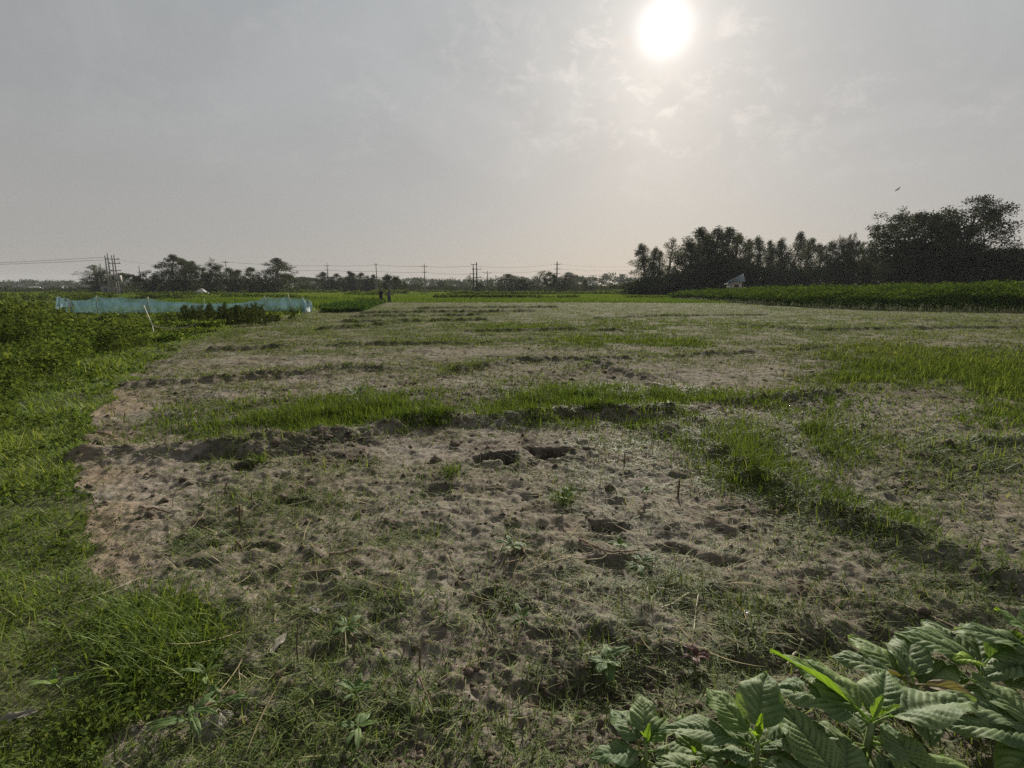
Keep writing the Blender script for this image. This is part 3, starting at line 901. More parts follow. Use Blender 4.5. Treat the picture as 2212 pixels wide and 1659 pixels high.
def crop(acc, n, poly, hlo, hhi, wid, seed, tint=.5, r0=34, r1=300, edge=None):
    """upright leaves over a stretch of ground given in plan"""
    xs = [p[0] for p in poly]; ys = [p[1] for p in poly]
    g = np.random.default_rng(seed)
    ly = np.exp(g.uniform(math.log(min(ys)), math.log(max(ys)), n))
    # same density over the picture at every distance
    lx = g.uniform(min(p[0] / p[1] for p in poly), max(p[0] / p[1] for p in poly), n) * ly
    k = in_poly(lx + 1.2 * (fbm(lx * .15, ly * .15, 2, seed) - .5), ly + 2.0 * (fbm(lx * .12, ly * .12, 2, seed + 1) - .5), poly)
    x, y = lx[k], ly[k]; m = len(x); r = np.hypot(x, y)
    f = fbm(x * .12, y * .12, 3, seed + 5)
    L = g.uniform(hlo, hhi, m) * (.65 + .7 * f)
    blades(acc, x, y, H(x, y), g.uniform(0, 6.28, m), L, wid * r * g.uniform(.6, 1.3, m), np.abs(g.normal(.2, .18, m)), g.uniform(.1, 1.1, m), 3,
           np.clip(tint + g.normal(0, .2, m) + .5 * (f - .5), 0, 1))


# bright green fields behind the net, in strips with darker banks between
crop(A, 42000, [(-43, 47), (-16.5, 43), (-17, 58), (-24, 74), (-43, 74)], .35, .75, .0016, 201, .42)
crop(A, 42000, [(-100, 78), (-20, 78), (-24, 100), (-110, 100)], .45, .85, .0014, 203, .55)
crop(A, 46000, [(-150, 106), (-24, 104), (-40, 160), (-190, 160)], .55, .95, .0013, 205, .7)
crop(A, 40000, [(-330, 168), (-30, 166), (-40, 260), (-420, 260)], .7, 1.15, .0012, 207, .8)
# the middle of the view
crop(A, 30000, [(-17, 66), (27, 62), (27, 92), (-22, 92)], .18, .42, .0014, 211, .45)
crop(A, 40000, [(-24, 94), (28, 94), (40, 140), (-30, 140)], .30, .60, .0013, 213, .55)
crop(A, 36000, [(-30, 146), (60, 144), (90, 190), (-36, 190)], .5, .85, .0012, 215, .7)
crop(A, 30000, [(-40, 196), (90, 194), (110, 265), (-44, 265)], .6, .95, .0012, 217, .6)
stuff("green_crop", A, M["crop"])

# weedy banks between the fields
A = Acc(); g = np.random.default_rng(219)
for x0, y0, x1, y1, wd, hh, m in ((-60, 77, -19, 76, 2.0, .75, 5000), (-110, 103, -23, 101, 2.5, .85, 6000), (-180, 164, -32, 162, 4, 1.1, 6000), (-14, 93, 12, 92.5, 2, .55, 2600), (-30, 143, 60, 141, 3, .75, 5000), (20, 92, 30, 94, 3, .5, 900), (-36, 193, 90, 191, 4, .9, 5000), (-300, 262, 110, 268, 8, 1.3, 9000)):
    t = g.random(m); x = x0 + (x1 - x0) * t; y = y0 + (y1 - y0) * t + g.uniform(-.5, .5, m) * wd
    f = sstep(.38, .6, fbm(x * .09 + y0, y * 0 + 3, 3, 220))
    k = g.random(m) < .2 + .8 * f; x, y, f = x[k], y[k], f[k]; m = len(x)
    d = np.stack([g.normal(size=m), g.normal(size=m), g.normal(.2, .5, m)], 1)
    leaves(A, np.stack([x, y, H(x, y) + hh * (.45 + .75 * f) * g.random(m) ** .6], 1), d, y * .0045 * g.uniform(.6, 1.3, m), y * .0025, np.clip(g.normal(.35, .2, m), 0, 1), .2, g)
stuff("field_bank", A, M["weed"])

# leafy vegetable patch between the net and the two people
A = Acc()
g = np.random.default_rng(221)
poly = [(-13.2, 36), (-10.8, 37.5), (-16.0, 66), (-24, 66)]
x = g.uniform(-25, -10, 60000); y = np.exp(g.uniform(math.log(36), math.log(67), 60000))
k = in_poly(x, y, poly); x, y = x[k], y[k]; n = len(x)
f = fbm(x * .8, y * .8, 3, 222)
d = np.stack([g.normal(size=n), g.normal(size=n), g.normal(.1, .3, n)], 1)
leaves(A, np.stack([x, y, H(x, y) + (.1 + .4 * f) * g.random(n) ** .5], 1), d, g.uniform(.14, .26, n), g.uniform(.10, .18, n), np.clip(g.beta(1.6, 2.6, n), 0, 1), .2, g)
stuff("vegetable_patch", A, M["patch_crop"])

# tall crop on the right
A = Acc()
TCROP = [(28.6, 96), (25.8, 52), (27.2, 41.5), (31.5, 38.3), (37, 36.0), (48, 34.5), (75, 34.5), (110, 50), (120, 96)]
g = np.random.default_rng(231)
N = 260000
y = np.exp(g.uniform(math.log(33), math.log(97), N)); x = g.uniform(.28, 1.35, N) * y
k = in_poly(x + 1.6 * (fbm(x * .5, y * .5, 3, 232) - .5), y + 1.6 * (fbm(x * .5, y * .5, 3, 233) - .5), TCROP)
x, y = x[k], y[k]
dist, _ = seg_dist(x, y, TCROP[:7])
k = g.random(len(x)) < np.where(dist < 3.5, 1.0, .42)
x, y, dist = x[k], y[k], dist[k]; n = len(x); r = np.hypot(x, y)
lump = fbm(x * .55, y * .55, 4, 234)
top = (1.16 + .88 * sstep(22, 42, x)) * (.70 + .62 * lump) * (.74 + .26 * sstep(0, 2.0, dist)) * (1 - .10 * sstep(60, 95, y))
zz_ = top * g.random(n) ** .42
d = np.stack([g.normal(size=n), g.normal(size=n), g.normal(.0, .45, n)], 1)
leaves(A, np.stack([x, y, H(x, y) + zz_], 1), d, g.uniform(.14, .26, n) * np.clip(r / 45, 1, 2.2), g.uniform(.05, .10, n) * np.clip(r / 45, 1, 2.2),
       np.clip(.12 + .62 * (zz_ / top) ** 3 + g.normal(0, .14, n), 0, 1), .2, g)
k = g.random(n) < .05
blades(A, x[k], y[k], H(x[k], y[k]), g.uniform(0, 6.28, k.sum()), top[k] * g.uniform(.85, 1.12, k.sum()), .05, np.abs(g.normal(.12, .08, k.sum())), g.uniform(.1, .5, k.sum()), 3, .35)
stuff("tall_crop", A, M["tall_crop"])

# ------------------------------------------------------------------ pond at the left edge
pm, nn, ll = new_mat("pond_water")
o_ = nn("ShaderNodeOutputMaterial"); p_ = nn("ShaderNodeBsdfPrincipled")
p_.inputs["Base Color"].default_value = (.05, .055, .05, 1); p_.inputs["Roughness"].default_value = .08
p_.inputs["Specular IOR Level"].default_value = 1.0
tc = nn("ShaderNodeTexCoord"); no = nn("ShaderNodeTexNoise"); no.inputs["Scale"].default_value = 3.0; no.inputs["Detail"].default_value = 3
ll(tc.outputs["Object"], no.inputs["Vector"]); bp = nn("ShaderNodeBump"); bp.inputs["Strength"].default_value = .05
ll(no.outputs["Fac"], bp.inputs["Height"]); ll(bp.outputs[0], p_.inputs["Normal"]); ll(p_.outputs[0], o_.inputs["Surface"])
g = np.random.default_rng(241)
pa = np.linspace(0, 2 * math.pi, 48, endpoint=False)
cx0, cy0 = -66.0, 60.0
rp = 1 + .18 * np.sin(3 * pa + 1) + .1 * np.sin(5 * pa)
pond = np.stack([cx0 + 17 * rp * np.cos(pa), cy0 + 7.5 * rp * np.sin(pa), np.full(48, .10)], 1)
low = pond.copy(); low[:, 2] = -.3
V = np.vstack([pond, low, [[cx0, cy0, .10]]])
q = np.arange(48)
pw = link("pond_water", mesh_from("pond_water", V, [np.stack([q, (q + 1) % 48, np.full(48, 96)], 1), np.stack([q, q + 48, (q + 1) % 48 + 48, (q + 1) % 48], 1)], pm))
tag(pw, kind="structure")

# ------------------------------------------------------------------ net enclosure
def net_material():
    m, nn, ll = new_mat("blue_netting")
    out = nn("ShaderNodeOutputMaterial")
    tc = nn("ShaderNodeTexCoord"); mp = nn("ShaderNodeMapping"); mp.inputs["Scale"].default_value = (1.2, 1.2, .35)
    no = nn("ShaderNodeTexNoise"); no.inputs["Scale"].default_value = 2.2; no.inputs["Detail"].default_value = 6
    ll(tc.outputs["Object"], mp.inputs[0]); ll(mp.outputs[0], no.inputs["Vector"])
    r = ramp(nn, [(.3, (.07, .155, .20)), (.7, (.17, .30, .36))]); ll(no.outputs["Fac"], r.inputs[0])
    p = nn("ShaderNodeBsdfPrincipled"); ll(r.outputs["Color"], p.inputs["Base Color"]); p.inputs["Roughness"].default_value = .6
    t = nn("ShaderNodeBsdfTranslucent"); ll(r.outputs["Color"], t.inputs["Color"])
    mx = nn("ShaderNodeMixShader"); mx.inputs[0].default_value = .25
    ll(p.outputs[0], mx.inputs[1]); ll(t.outputs[0], mx.inputs[2])
    tr = nn("ShaderNodeBsdfTransparent")
    mr = nn("ShaderNodeMapRange"); ll(no.outputs["Fac"], mr.inputs[0])
    mr.inputs[1].default_value = .3; mr.inputs[2].default_value = .7; mr.inputs[3].default_value = .38; mr.inputs[4].default_value = .68
    m2 = nn("ShaderNodeMixShader"); ll(mr.outputs[0], m2.inputs[0])
    ll(tr.outputs[0], m2.inputs[1]); ll(mx.outputs[0], m2.inputs[2])
    ll(m2.outputs[0], out.inputs["Surface"])
    return m


M["net"] = net_material()
net = empty("net_enclosure", (-21, 33, 0), "low enclosure of pale blue netting on thin poles around a seedbed", "netting")


def net_wall(name, path, seed, nz=10):
    """path: (x, y, top height); a sheet that sags and billows between its poles"""
    g = np.random.default_rng(seed)
    P = np.array(path, float)
    s = np.concatenate([[0], np.cumsum(np.hypot(np.diff(P[:, 0]), np.diff(P[:, 1])))])
    m = max(int(s[-1] * 6), 8)
    t = np.linspace(0, s[-1], m)
    X, Y, T = [np.interp(t, s, P[:, k]) for k in range(3)]
    fr_s = np.interp(t, s, np.arange(len(s))) % 1.0
    T = T - .16 * fr_s * (1 - fr_s) * 4 * .6 + .04 * (fbm(t * 1.4, t * 0, 3, seed) - .5)
    w = np.linspace(0, 1, nz)
    bil = (fbm(t[:, None] * .9 + 0 * w, w[None] * 1.5 + 0 * t[:, None], 3, seed + 1) - .5) * .6 * np.sin(w * math.pi)[None]
    dx, dy = np.gradient(X), np.gradient(Y); l = np.hypot(dx, dy) + 1e-9
    nx, ny = -dy / l, dx / l
    VX = X[:, None] + nx[:, None] * bil; VY = Y[:, None] + ny[:, None] * bil
    zb = H(X, Y)
    VZ = zb[:, None] + .03 + (T - zb - .03)[:, None] * w[None]
    V = np.stack([VX, VY, VZ], -1).reshape(-1, 3)
    i = np.arange(m - 1)[:, None] * nz; j = np.arange(nz - 1)[None]
    f = np.stack([i + j, i + nz + j, i + nz + j + 1, i + j + 1], -1).reshape(-1, 4)
    o = link(name, mesh_from(name, V, [f], M["net"], smooth=True), net)
    o.matrix_parent_inverse = net.matrix_basis.inverted()
    return o


def top_h(u, v, D): return at(u, v, D)[2]


def nx_(u, D): return at(u, 640, D)[0]


fr = [(150, 646.5, 31.6), (175, 647, 31.2), (208, 640, 30.6), (260, 641.5, 30.9), (318, 643.6, 31.4), (400, 652, 32.0), (470, 654, 32.6), (540, 650, 33.2), (571, 641.5, 33.5), (621, 640, 34.3)]
FP = [(nx_(u, D), D, top_h(u, v, D)) for u, v, D in fr]
net_wall("net_sheet", FP, 301)
re = [(621, 640, 34.3), (640, 644, 34.6), (655, 643.5, 34.9), (662, 644, 35.4), (670, 652, 36.2), (667, 648, 38.2), (650, 646, 39.5)]
net_wall("net_sheet", [(nx_(u, D), D, top_h(u, v, D)) for u, v, D in re], 302)
bk = [(650, 648, 39.5), (560, 650, 38.6), (440, 656, 37.8), (320, 650, 37.0), (230, 649, 36.2), (170, 648, 35.2), (140, 642, 34.4)]
net_wall("net_sheet", [(nx_(u, D), D, top_h(u, v, D)) for u, v, D in bk], 303)
le = [(140, 642, 34.4), (128, 640, 33.6), (120, 640.5, 33.0), (124, 640, 32.5), (132, 645, 32.0), (139, 650, 31.8), (146, 646, 31.7)]
net_wall("net_sheet", [(nx_(u, D), D, top_h(u, v, D)) for u, v, D in le], 304)
# gathered folds of net at the ends
for u, v0, v1, D, bow in ((143, 646, 676, 31.5, .22), (129, 641, 674, 32.2, -.1), (652, 643, 671, 34.7, .16), (668, 650, 673, 35.8, .14)):
    x0, y0, z0 = at(u, v0, D); A = Acc()
    t = np.linspace(0, 1, 9)
    A.tube(np.stack([x0 + bow * np.sin(t * 3.0), np.full(9, y0), z0 * (1 - t) + .03], 1), .035 + .03 * np.sin(t * 3.14), 6)
    o = link("net_fold", A.mesh("net_fold", M["net"], True), net); o.matrix_parent_inverse = net.matrix_basis.inverted()
for u, v, D, lean in ((208, 638, 30.55, -.10), (318.5, 641, 31.35, .02), (571.5, 638.5, 33.45, .05), (621, 632.5, 34.2, .30), (124, 638, 32.6, .05), (146, 645, 31.6, .08), (652, 641, 34.75, .18), (669, 650, 35.9, .02),
                      (440, 645, 37.85, .02), (320, 642, 37.05, -.03)):
    x, y, z = at(u, v, D); b = Acc(); zb = H1(x + lean, y)
    b.tube([(x + lean, y, zb - .1), (x + lean * .5, y + .02, (z + zb) / 2), (x, y, z)], [.022, .02, .015], 6)
    o = link("pole", b.mesh("pole", M["bamboo"], True), net); o.matrix_parent_inverse = net.matrix_basis.inverted()
# young plants inside it
A = Acc(); g = np.random.default_rng(305)
n = 16000
u = g.uniform(135, 655, n); D = g.uniform(32.2, 37.6, n) + (u - 135) / 520 * 2.0
x = (u - 1106) / F * D; y = D
k = g.random(n) < sstep(.3, .55, fbm(x * .9, y * .9, 3, 306)); x, y = x[k], y[k]; n = len(x)
d = np.stack([g.normal(size=n), g.normal(size=n), g.normal(.4, .4, n)], 1)
leaves(A, np.stack([x, y, H(x, y) + g.uniform(.02, .42, n)], 1), d, g.uniform(.10, .2, n), g.uniform(.05, .1, n), np.clip(g.normal(.6, .2, n), 0, 1), .2, g)
stuff("seedbed_plants", A, M["crop"])

# ------------------------------------------------------------------ trees
def unit(v): return v / (np.linalg.norm(v, axis=-1, keepdims=True) + 1e-9)


def tree_meshes(kind, seed, h, w, leaf_mat, bark_mat, leaf=.4, n_leaf=2600, name="tree", base=.3, lean=0.0):
    """trunk with limbs, and a crown of leaf clumps with gaps between them"""
    g = np.random.default_rng(seed)
    T, Cc = Acc(), Acc()
    hts = np.linspace(0, 1, 8)
    top = .93 if kind in ("slim", "thin") else .62
    if kind == "flat": top = .72
    wob = np.cumsum(g.normal(0, .012 * h, (8, 2)), 0); wob[0] = 0
    path = np.stack([wob[:, 0] + lean * h * hts ** 1.5, wob[:, 1], hts * h * top], 1)
    r0 = h * (.016 if kind in ("slim", "thin") else .022)
    T.tube(path, r0 * (1 - .8 * hts) + .02, 7, .4)
    cl = []
    LEAD = []
    for q in range({"round": 6, "layer": 13}.get(kind, 0)):
        a = q * 2.399 + g.uniform(-.4, .4); d = math.sqrt((q + .4) / {"round": 6, "layer": 13}[kind]) * .8
        LEAD.append((d * math.cos(a), d * math.sin(a), (.97 if q == 0 else g.uniform(.88, 1.0) - (.34 if kind == "round" else .13) * d)))
    NC_ = {"slim": 64, "thin": 24, "round": 84, "flat": 46, "layer": 420}[kind]
    for q in range(NC_):
        a = g.uniform(0, 2 * math.pi); rr0 = math.sqrt(g.random())
        if kind in ("slim", "thin"):
            t = base + (1.0 - base) * (q + g.uniform(0, 1)) / NC_
            prof = min(1.0, (1 - t) * 3.0 + .06) * min(1.0, (t - base) * 3.5 + .45)
            prof *= .92 + .14 * math.sin(t * 17 + seed)          # tiers with gaps between
            R_ = w * .5 * max(prof, .08) * g.uniform(.55, 1.35); z = t * h; sq = 1.5
        elif kind == "flat":
            t = .62 + .36 * (1 - rr0 ** 2) * g.uniform(.75, 1.0); R_ = w * .5; z = t * h; sq = .4
        else:                                               # several leaders, each a tapering head of its own
            lx, ly, lz = LEAD[q % len(LEAD)]
            f = 1 - g.random() * .84
            t = lz * f; z = t * h; sq = .8
            hr = w * (.27 if kind == "round" else .23) * min(1.0, (1 - f) * 3.0 + .22)
            c = np.array([lx * w * .5 * (.25 + .75 * f) + hr * rr0 * math.cos(a), ly * w * .5 * (.25 + .75 * f) + hr * rr0 * math.sin(a), z])
            R_ = 0
        rr0 = rr0 if kind == "flat" else max(rr0, .25)
        ax = np.interp(min(t, 1) , hts * (top / 1.0), path[:, 0]); ay = np.interp(min(t, 1), hts * top, path[:, 1])
        if kind in ('slim', 'thin', 'flat'): c = np.array([ax + R_ * rr0 * math.cos(a), ay + R_ * rr0 * math.sin(a), z])
        cl.append((c, g.uniform(.6, 1.25) * (min(1.0, .55 + (1 - t) * 2.6) if kind in ('slim', 'thin') else 1.0), sq))
        if q % {"slim": 3, "thin": 2, "round": 4, "flat": 2, "layer": 6}[kind] == 0:
            tz = max(.12, min(top * .96, t - .16 - .12 * rr0))
            p0 = np.array([np.interp(tz, hts * top, path[:, k]) for k in range(3)])
            m = p0 * .5 + c * .5 + np.array([0, 0, -.015 * h])
            T.tube([p0, m, c], [r0 * .42 * (1.1 - tz), r0 * .25 * (1.1 - tz), .015], 5, .4)
    rad = {"slim": .12 * w + .014 * h, "thin": .15 * w + .012 * h, "round": .10 * w, "flat": .12 * w, "layer": .072 * w}[kind]
    per = max(int(n_leaf / len(cl)), 8)
    for c, s, sq in cl:
        k = int(per * s * g.uniform(.6, 1.4))
        d = unit(g.normal(size=(k, 3))) * (g.random(k) ** .45)[:, None] * rad * s
        d[:, 2] *= sq
        droop = {"slim": -.9, "thin": -.9, "round": -.2, "flat": 0, "layer": -.15}[kind]
        dd = g.normal(size=(k, 3)) * .8 + np.array([0, 0, droop])
        leaves(Cc, c + d, dd, leaf * g.uniform(.6, 1.3, k), leaf * (.36 if kind in ("slim", "thin") else .55) * g.uniform(.7, 1.2, k), np.clip(g.normal(.5, .22, k), 0, 1), .15, g)
    return T.mesh(name + "_trunk", bark_mat, True), Cc.mesh(name + "_crown", leaf_mat)


VARIANTS = {}


def variant(kind, idx):
    """a shape of its kind, 10 m tall, shared by the copies"""
    key = (kind, idx)
    if key not in VARIANTS:
        s = 400 + idx * 7 + {"slim": 0, "round": 100, "flat": 200, "layer": 300, "thin": 500}[kind]
        if kind == "slim": VARIANTS[key] = tree_meshes("slim", s, 10, 3.0, M["euc"], M["pale_bark"], .21, 8000, "slim_tree", .10)
        if kind == "thin": VARIANTS[key] = tree_meshes("thin", s, 10, 3.4, M["euc"], M["pale_bark"], .20, 3600, "thin_tree", .22)
        if kind == "round": VARIANTS[key] = tree_meshes("round", s, 10, 8.5, M["tree"], M["bark"], .30, 10000, "round_tree")
        if kind == "flat": VARIANTS[key] = tree_meshes("flat", s, 10, 17.0, M["tree"], M["bark"], .40, 8000, "flat_tree")
        if kind == "layer": VARIANTS[key] = tree_meshes("layer", s, 10, 8.0, M["big_tree"], M["bark"], .19, 30000, "big_tree", .12)
    return VARIANTS[key]


def tree(name, u, vtop, D, wpx, kind, idx, label, group=None, lean=0.0, cat="tree", rz=None):
    """stand a tree so that its top is seen at (u, vtop); wpx is its crown's width in the layout's pixels"""
    x, y, z = at(u, vtop, D)
    h = z + .1
    tm, cm = variant(kind, idx)
    cw = {"slim": 3.0, "thin": 3.4, "round": 8.5, "flat": 17.0, "layer": 8.0}[kind]
    w = wpx / F * D / cp
    o = empty(name, (x - lean * h, y, -.1), label, cat, group, (u * 1.7 + D) % 6.28 if rz is None else rz)
    o.rotation_mode = 'ZYX'
    k_ = 1.95 if kind in ('slim', 'thin') else 1.12
    o.scale = (w / cw * k_, w / cw * k_, h / 10.3)
    for nm, me in (("trunk", tm), ("crown", cm)):
        link(nm, me, o)
    if lean:
        o.rotation_mode = 'XYZ'; o.rotation_euler = (0, math.atan(lean), 0)
    return o


RT = "slim trees in the row on the right"
tree("eucalyptus_tree", 1386, 526, 138, 34, "slim", 0, "slim eucalyptus at the left end of the right-hand tree row", RT)
tree("eucalyptus_tree", 1410, 532, 140, 26, "slim", 1, "short slim eucalyptus, second from the left end of the right-hand row", RT)
tree("eucalyptus_tree", 1428, 540, 142, 22, "slim", 2, "lowest and thinnest eucalyptus beside the leaning one in the right-hand row", RT)
tree("eucalyptus_tree", 1455, 512, 136, 36, "thin", 3, "loose-crowned eucalyptus leaning right before the dense part of the row", RT, .07)
tree("eucalyptus_tree", 1508, 489, 132, 58, "slim", 4, "broad dense eucalyptus where the right-hand row becomes solid", RT)
tree("eucalyptus_tree", 1484, 520, 136, 46, "slim", 0, "low dense tree filling the row between leaning and broad eucalyptus", RT)
tree("eucalyptus_tree", 1547, 486, 134, 40, "slim", 1, "tallest pointed eucalyptus up and left of the tin-roofed hut", RT)
tree("eucalyptus_tree", 1530, 505, 137, 44, "slim", 2, "dark eucalyptus squeezed between the broad and the tallest pointed one", RT)
tree("eucalyptus_tree", 1581, 491, 134, 42, "slim", 3, "open-topped eucalyptus directly behind the tin-roofed hut", RT)
tree("eucalyptus_tree", 1600, 502, 136, 32, "slim", 4, "eucalyptus with ragged top just right above the hut roof", RT)
tree("eucalyptus_tree", 1622, 516, 138, 28, "slim", 0, "narrow low eucalyptus at the dip right of the hut", RT)
tree("eucalyptus_tree", 1648, 508, 140, 32, "slim", 1, "pointed eucalyptus just past the dip right of the hut", RT)
tree("eucalyptus_tree", 1665, 517, 142, 24, "slim", 2, "small eucalyptus to the right of the pointed one past the dip", RT)
tree("eucalyptus_tree", 1682, 515, 141, 26, "slim", 3, "rounded slim eucalyptus mid way between hut and the big trees", RT)
tree("eucalyptus_tree", 1700, 512, 140, 28, "thin", 0, "see-through eucalyptus left of the one with the raised tip", RT)
tree("eucalyptus_tree", 1727, 499, 138, 30, "slim", 4, "eucalyptus with the raised tip in the middle of the row", RT, .03)
tree("eucalyptus_tree", 1756, 513, 140, 34, "slim", 0, "eucalyptus right of the raised tip, with a squared top", RT)
tree("eucalyptus_tree", 1780, 524, 142, 28, "slim", 1, "lowest eucalyptus before the forked clump near the big trees", RT)
tree("dense_tree", 1815, 501, 118, 62, "layer", 0, "dense wide tree with a rounded left shoulder near the big trees")
tree("dense_tree", 1846, 496, 120, 44, "layer", 1, "dense tree with a torn tip right of the rounded shoulder")
tree("dense_tree", 1884, 520, 114, 46, "layer", 2, "low tree with gaps at the foot of the big trees")
tree("big_tree", 1965, 438, 98, 170, "layer", 0, "huge layered dark tree, left one of the two tallest", "two tallest trees")
tree("big_tree", 2096, 413, 95, 185, "layer", 1, "tallest dark tree with ragged branches leaning toward the right edge", "two tallest trees", .05)
tree("dense_tree", 2035, 500, 104, 120, "layer", 2, "dark lower tree between the two tallest trees")
tree("dense_tree", 2175, 520, 90, 110, "layer", 3, "dark low spreading tree under the right side of the tallest")
tree("dense_tree", 2245, 508, 88, 100, "layer", 0, "dark tree cut by the right edge of the picture")

LT = "trees of the left-hand clump"
tree("eucalyptus_tree", 199, 570, 150, 46, "thin", 1, "loose eucalyptus left of the four-pole power frame", LT)
tree("eucalyptus_tree", 222, 584, 152, 36, "slim", 2, "lower dense tree just behind the power frame legs", LT)
tree("flat_topped_tree", 270, 588, 138, 58, "flat", 0, "dark flat-topped tree right of the power frame", LT)
tree("round_tree", 322, 576, 142, 52, "round", 0, "dark wide rounded tree right of the lone short pole", LT)
tree("eucalyptus_tree", 356, 549, 146, 38, "slim", 3, "tallest eucalyptus of the left-hand clump", LT)
tree("eucalyptus_tree", 386, 557, 150, 40, "slim", 4, "eucalyptus with twin tops right of the tallest in the left clump", LT)
tree("eucalyptus_tree", 412, 563, 152, 32, "slim", 0, "pointed eucalyptus before the big rounded crown in the left clump", LT)
tree("round_tree", 447, 554, 146, 50, "round", 1, "tall tree with a big rounded head in the left clump", LT)
tree("eucalyptus_tree", 475, 569, 150, 28, "thin", 2, "thin tree just left of a power pole in the left clump", LT)
tree("eucalyptus_tree", 497, 577, 156, 30, "slim", 1, "low tree just right of that power pole in the left clump", LT)
tree("eucalyptus_tree", 513, 582, 158, 32, "slim", 2, "lower bushy tree before the broad dark one of the left clump", LT)
tree("round_tree", 541, 574, 150, 48, "round", 2, "broad dark tree left of the tall conical one", LT)
tree("eucalyptus_tree", 590, 556, 148, 46, "slim", 4, "tall conical tree behind a pale leaning-looking pole", LT)
tree("bushy_tree", 568, 592, 140, 34, "round", 3, "low bushy tree at the left foot of the tall conical tree", LT)
tree("flat_topped_tree", 616, 590, 240, 50, "flat", 1, "pale far flat-topped tree right of the tall conical tree")
tree("flat_topped_tree", 660, 597, 270, 62, "flat", 2, "far flat-topped tree, the widest and lowest of its kind")
MT = "small trees of the middle distance"
for u, v, wd, kd, ix, lb in (
        (700, 587, 26, "slim", 0, "small round-headed tree left of the pole nearest to it"), (714, 597, 26, "round", 1, "low dark tree at the right of that same pole"),
        (729, 590, 22, "slim", 3, "small pale tree standing alone between two tree groups"), (751, 583, 34, "round", 2, "highest dark tree between the two single poles left of the palm"),
        (765, 589, 22, "slim", 4, "dark tree touching the right side of the highest dark one"), (780, 588, 20, "slim", 1, "small rounded tree left of the pole by the palm"),
        (795, 593, 26, "round", 3, "low wide tree left of the pole by the palm"), (806, 592, 18, "slim", 2, "narrow tree right in front of the pole by the palm"),
        (861, 602, 16, "slim", 0, "tiny tree right of the left palm"), (873, 602, 16, "round", 0, "tiny rounded tree, second to the right of the left palm"),
        (952, 600, 22, "round", 1, "small far tree left of the double power pole"), (1014, 594, 14, "thin", 3, "thin wispy tree left of the double power pole"),
        (1097, 591, 40, "slim", 2, "airy tree standing alone right of the double power pole"), (1133, 603, 56, "round", 2, "dark round bush between the airy tree and the palm"),
        (1168, 583, 30, "thin", 4, "small-crowned tree on a bare thin trunk left of the right palm"), (1217, 591, 40, "round", 3, "dark ball-shaped tree right of the tall power pole"),
        (1237, 587, 36, "slim", 1, "pale twin-headed tree behind the white two-storey house"), (1262, 604, 14, "slim", 0, "small slender dark tree between the two white houses"),
        (1278, 608, 14, "round", 0, "tiny rounded bush-like tree left of the narrow white house")):
    far_ = 330 if u in (1237, 1014, 952) else 205
    tree("small_tree", u, v, far_, wd, kd, ix, lb, MT)
tree("bushy_tree", 1368, 604, 128, 62, "round", 1, "dark bush at the foot of the left end of the right-hand row")
tree("bushy_tree", 1415, 602, 126, 60, "round", 2, "second dark bush under the thin end of the right-hand row")
tree("bushy_tree", 1465, 590, 124, 70, "round", 3, "large dark bush under the leaning eucalyptus")


def palm(u, vtop, vcrown, D, wpx, label, seed):
    g = np.random.default_rng(seed)
    x, y, z = at(u, vtop, D); R = wpx / F * D / cp / 2
    o = empty("fan_palm", (x, y, 0), label, "palm", "fan palms in the distance")
    hc = z - R * .9
    t = Acc(); t.tube([(0, 0, -.2), (.1, 0, hc * .5), (0, 0, hc)], [.34, .24, .2], 8, .4)
    link("trunk", t.mesh("palm_trunk", M["bark"], True), o)
    c = Acc()
    for q in range(24):
        d = unit(g.normal(size=3) + np.array([0, 0, .3]))
        st = np.array([0, 0, hc]) + d * R * .45
        c.tube([(0, 0, hc), st], .03, 4, .3)
        m = 16
        s1 = unit(np.cross(d, g.normal(size=3)))
        a = np.linspace(-1.35, 1.35, m)[:, None]
        dirs = d * np.cos(a) + s1 * np.sin(a) + np.array([0, 0, -.15])
        leaves(c, np.repeat(st[None], m, 0), dirs, R * .60 * g.uniform(.75, 1.1, m), R * .09, g.uniform(.2, .8, m), .05, g)
    link("crown", c.mesh("palm_crown", M["tree"]), o)
    return o


palm(842.5, 590, 600, 190, 46, "fan palm with a thick trunk behind the two people", 611)
palm(1190, 585, 598, 200, 40, "fan palm with a thin trunk beside the tall power pole", 612)
palm(1035, 610, 614, 190, 22, "short fan palm at the foot of the double power pole", 613)


# far wood, scrub and undergrowth: seen only as masses
def mass(name, n, prof, D0, D1, size, mat, seed, base=0.0, clump=2.5):
    """leaf clumps from the ground up to a profile given as (u, v) points"""
    g = np.random.default_rng(seed)
    A = Acc()
    pu = [p[0] for p in prof]; pv = [p[1] for p in prof]
    m = n // 30
    u = g.uniform(min(pu), max(pu), m); D = g.uniform(D0, D1, m)
    vt = np.interp(u, pu, pv) + 5.5 * (fbm(u * .055, u * 0, 3, seed) - .45) + 3 * (fbm(u * .3, u * 0, 2, seed + 1) - .5)
    a, b, c = ray(u, vt)
    zt = CZ + c * D / b; x = a * D / b
    zt = np.maximum(zt, .4)
    f = g.random(m) ** .6
    C = np.stack([x, D, base + (zt - base) * f * .94], 1)
    k = 30
    rr_ = clump * g.uniform(.6, 1.3, m)
    d = unit(g.normal(size=(m, k, 3))) * (g.random((m, k)) ** .4)[..., None] * rr_[:, None, None] * np.array([1, 1, .6])
    P = (C[:, None] + d).reshape(-1, 3)
    P[:, 2] = np.maximum(P[:, 2], .02)
    leaves(A, P, g.normal(size=(m * k, 3)), size * g.uniform(.6, 1.3, m * k), size * .6 * g.uniform(.7, 1.2, m * k), np.clip(np.repeat(g.normal(.45, .2, m), k) + g.normal(0, .12, m * k), 0, 1), .15, g)
    return stuff(name, A, mat)


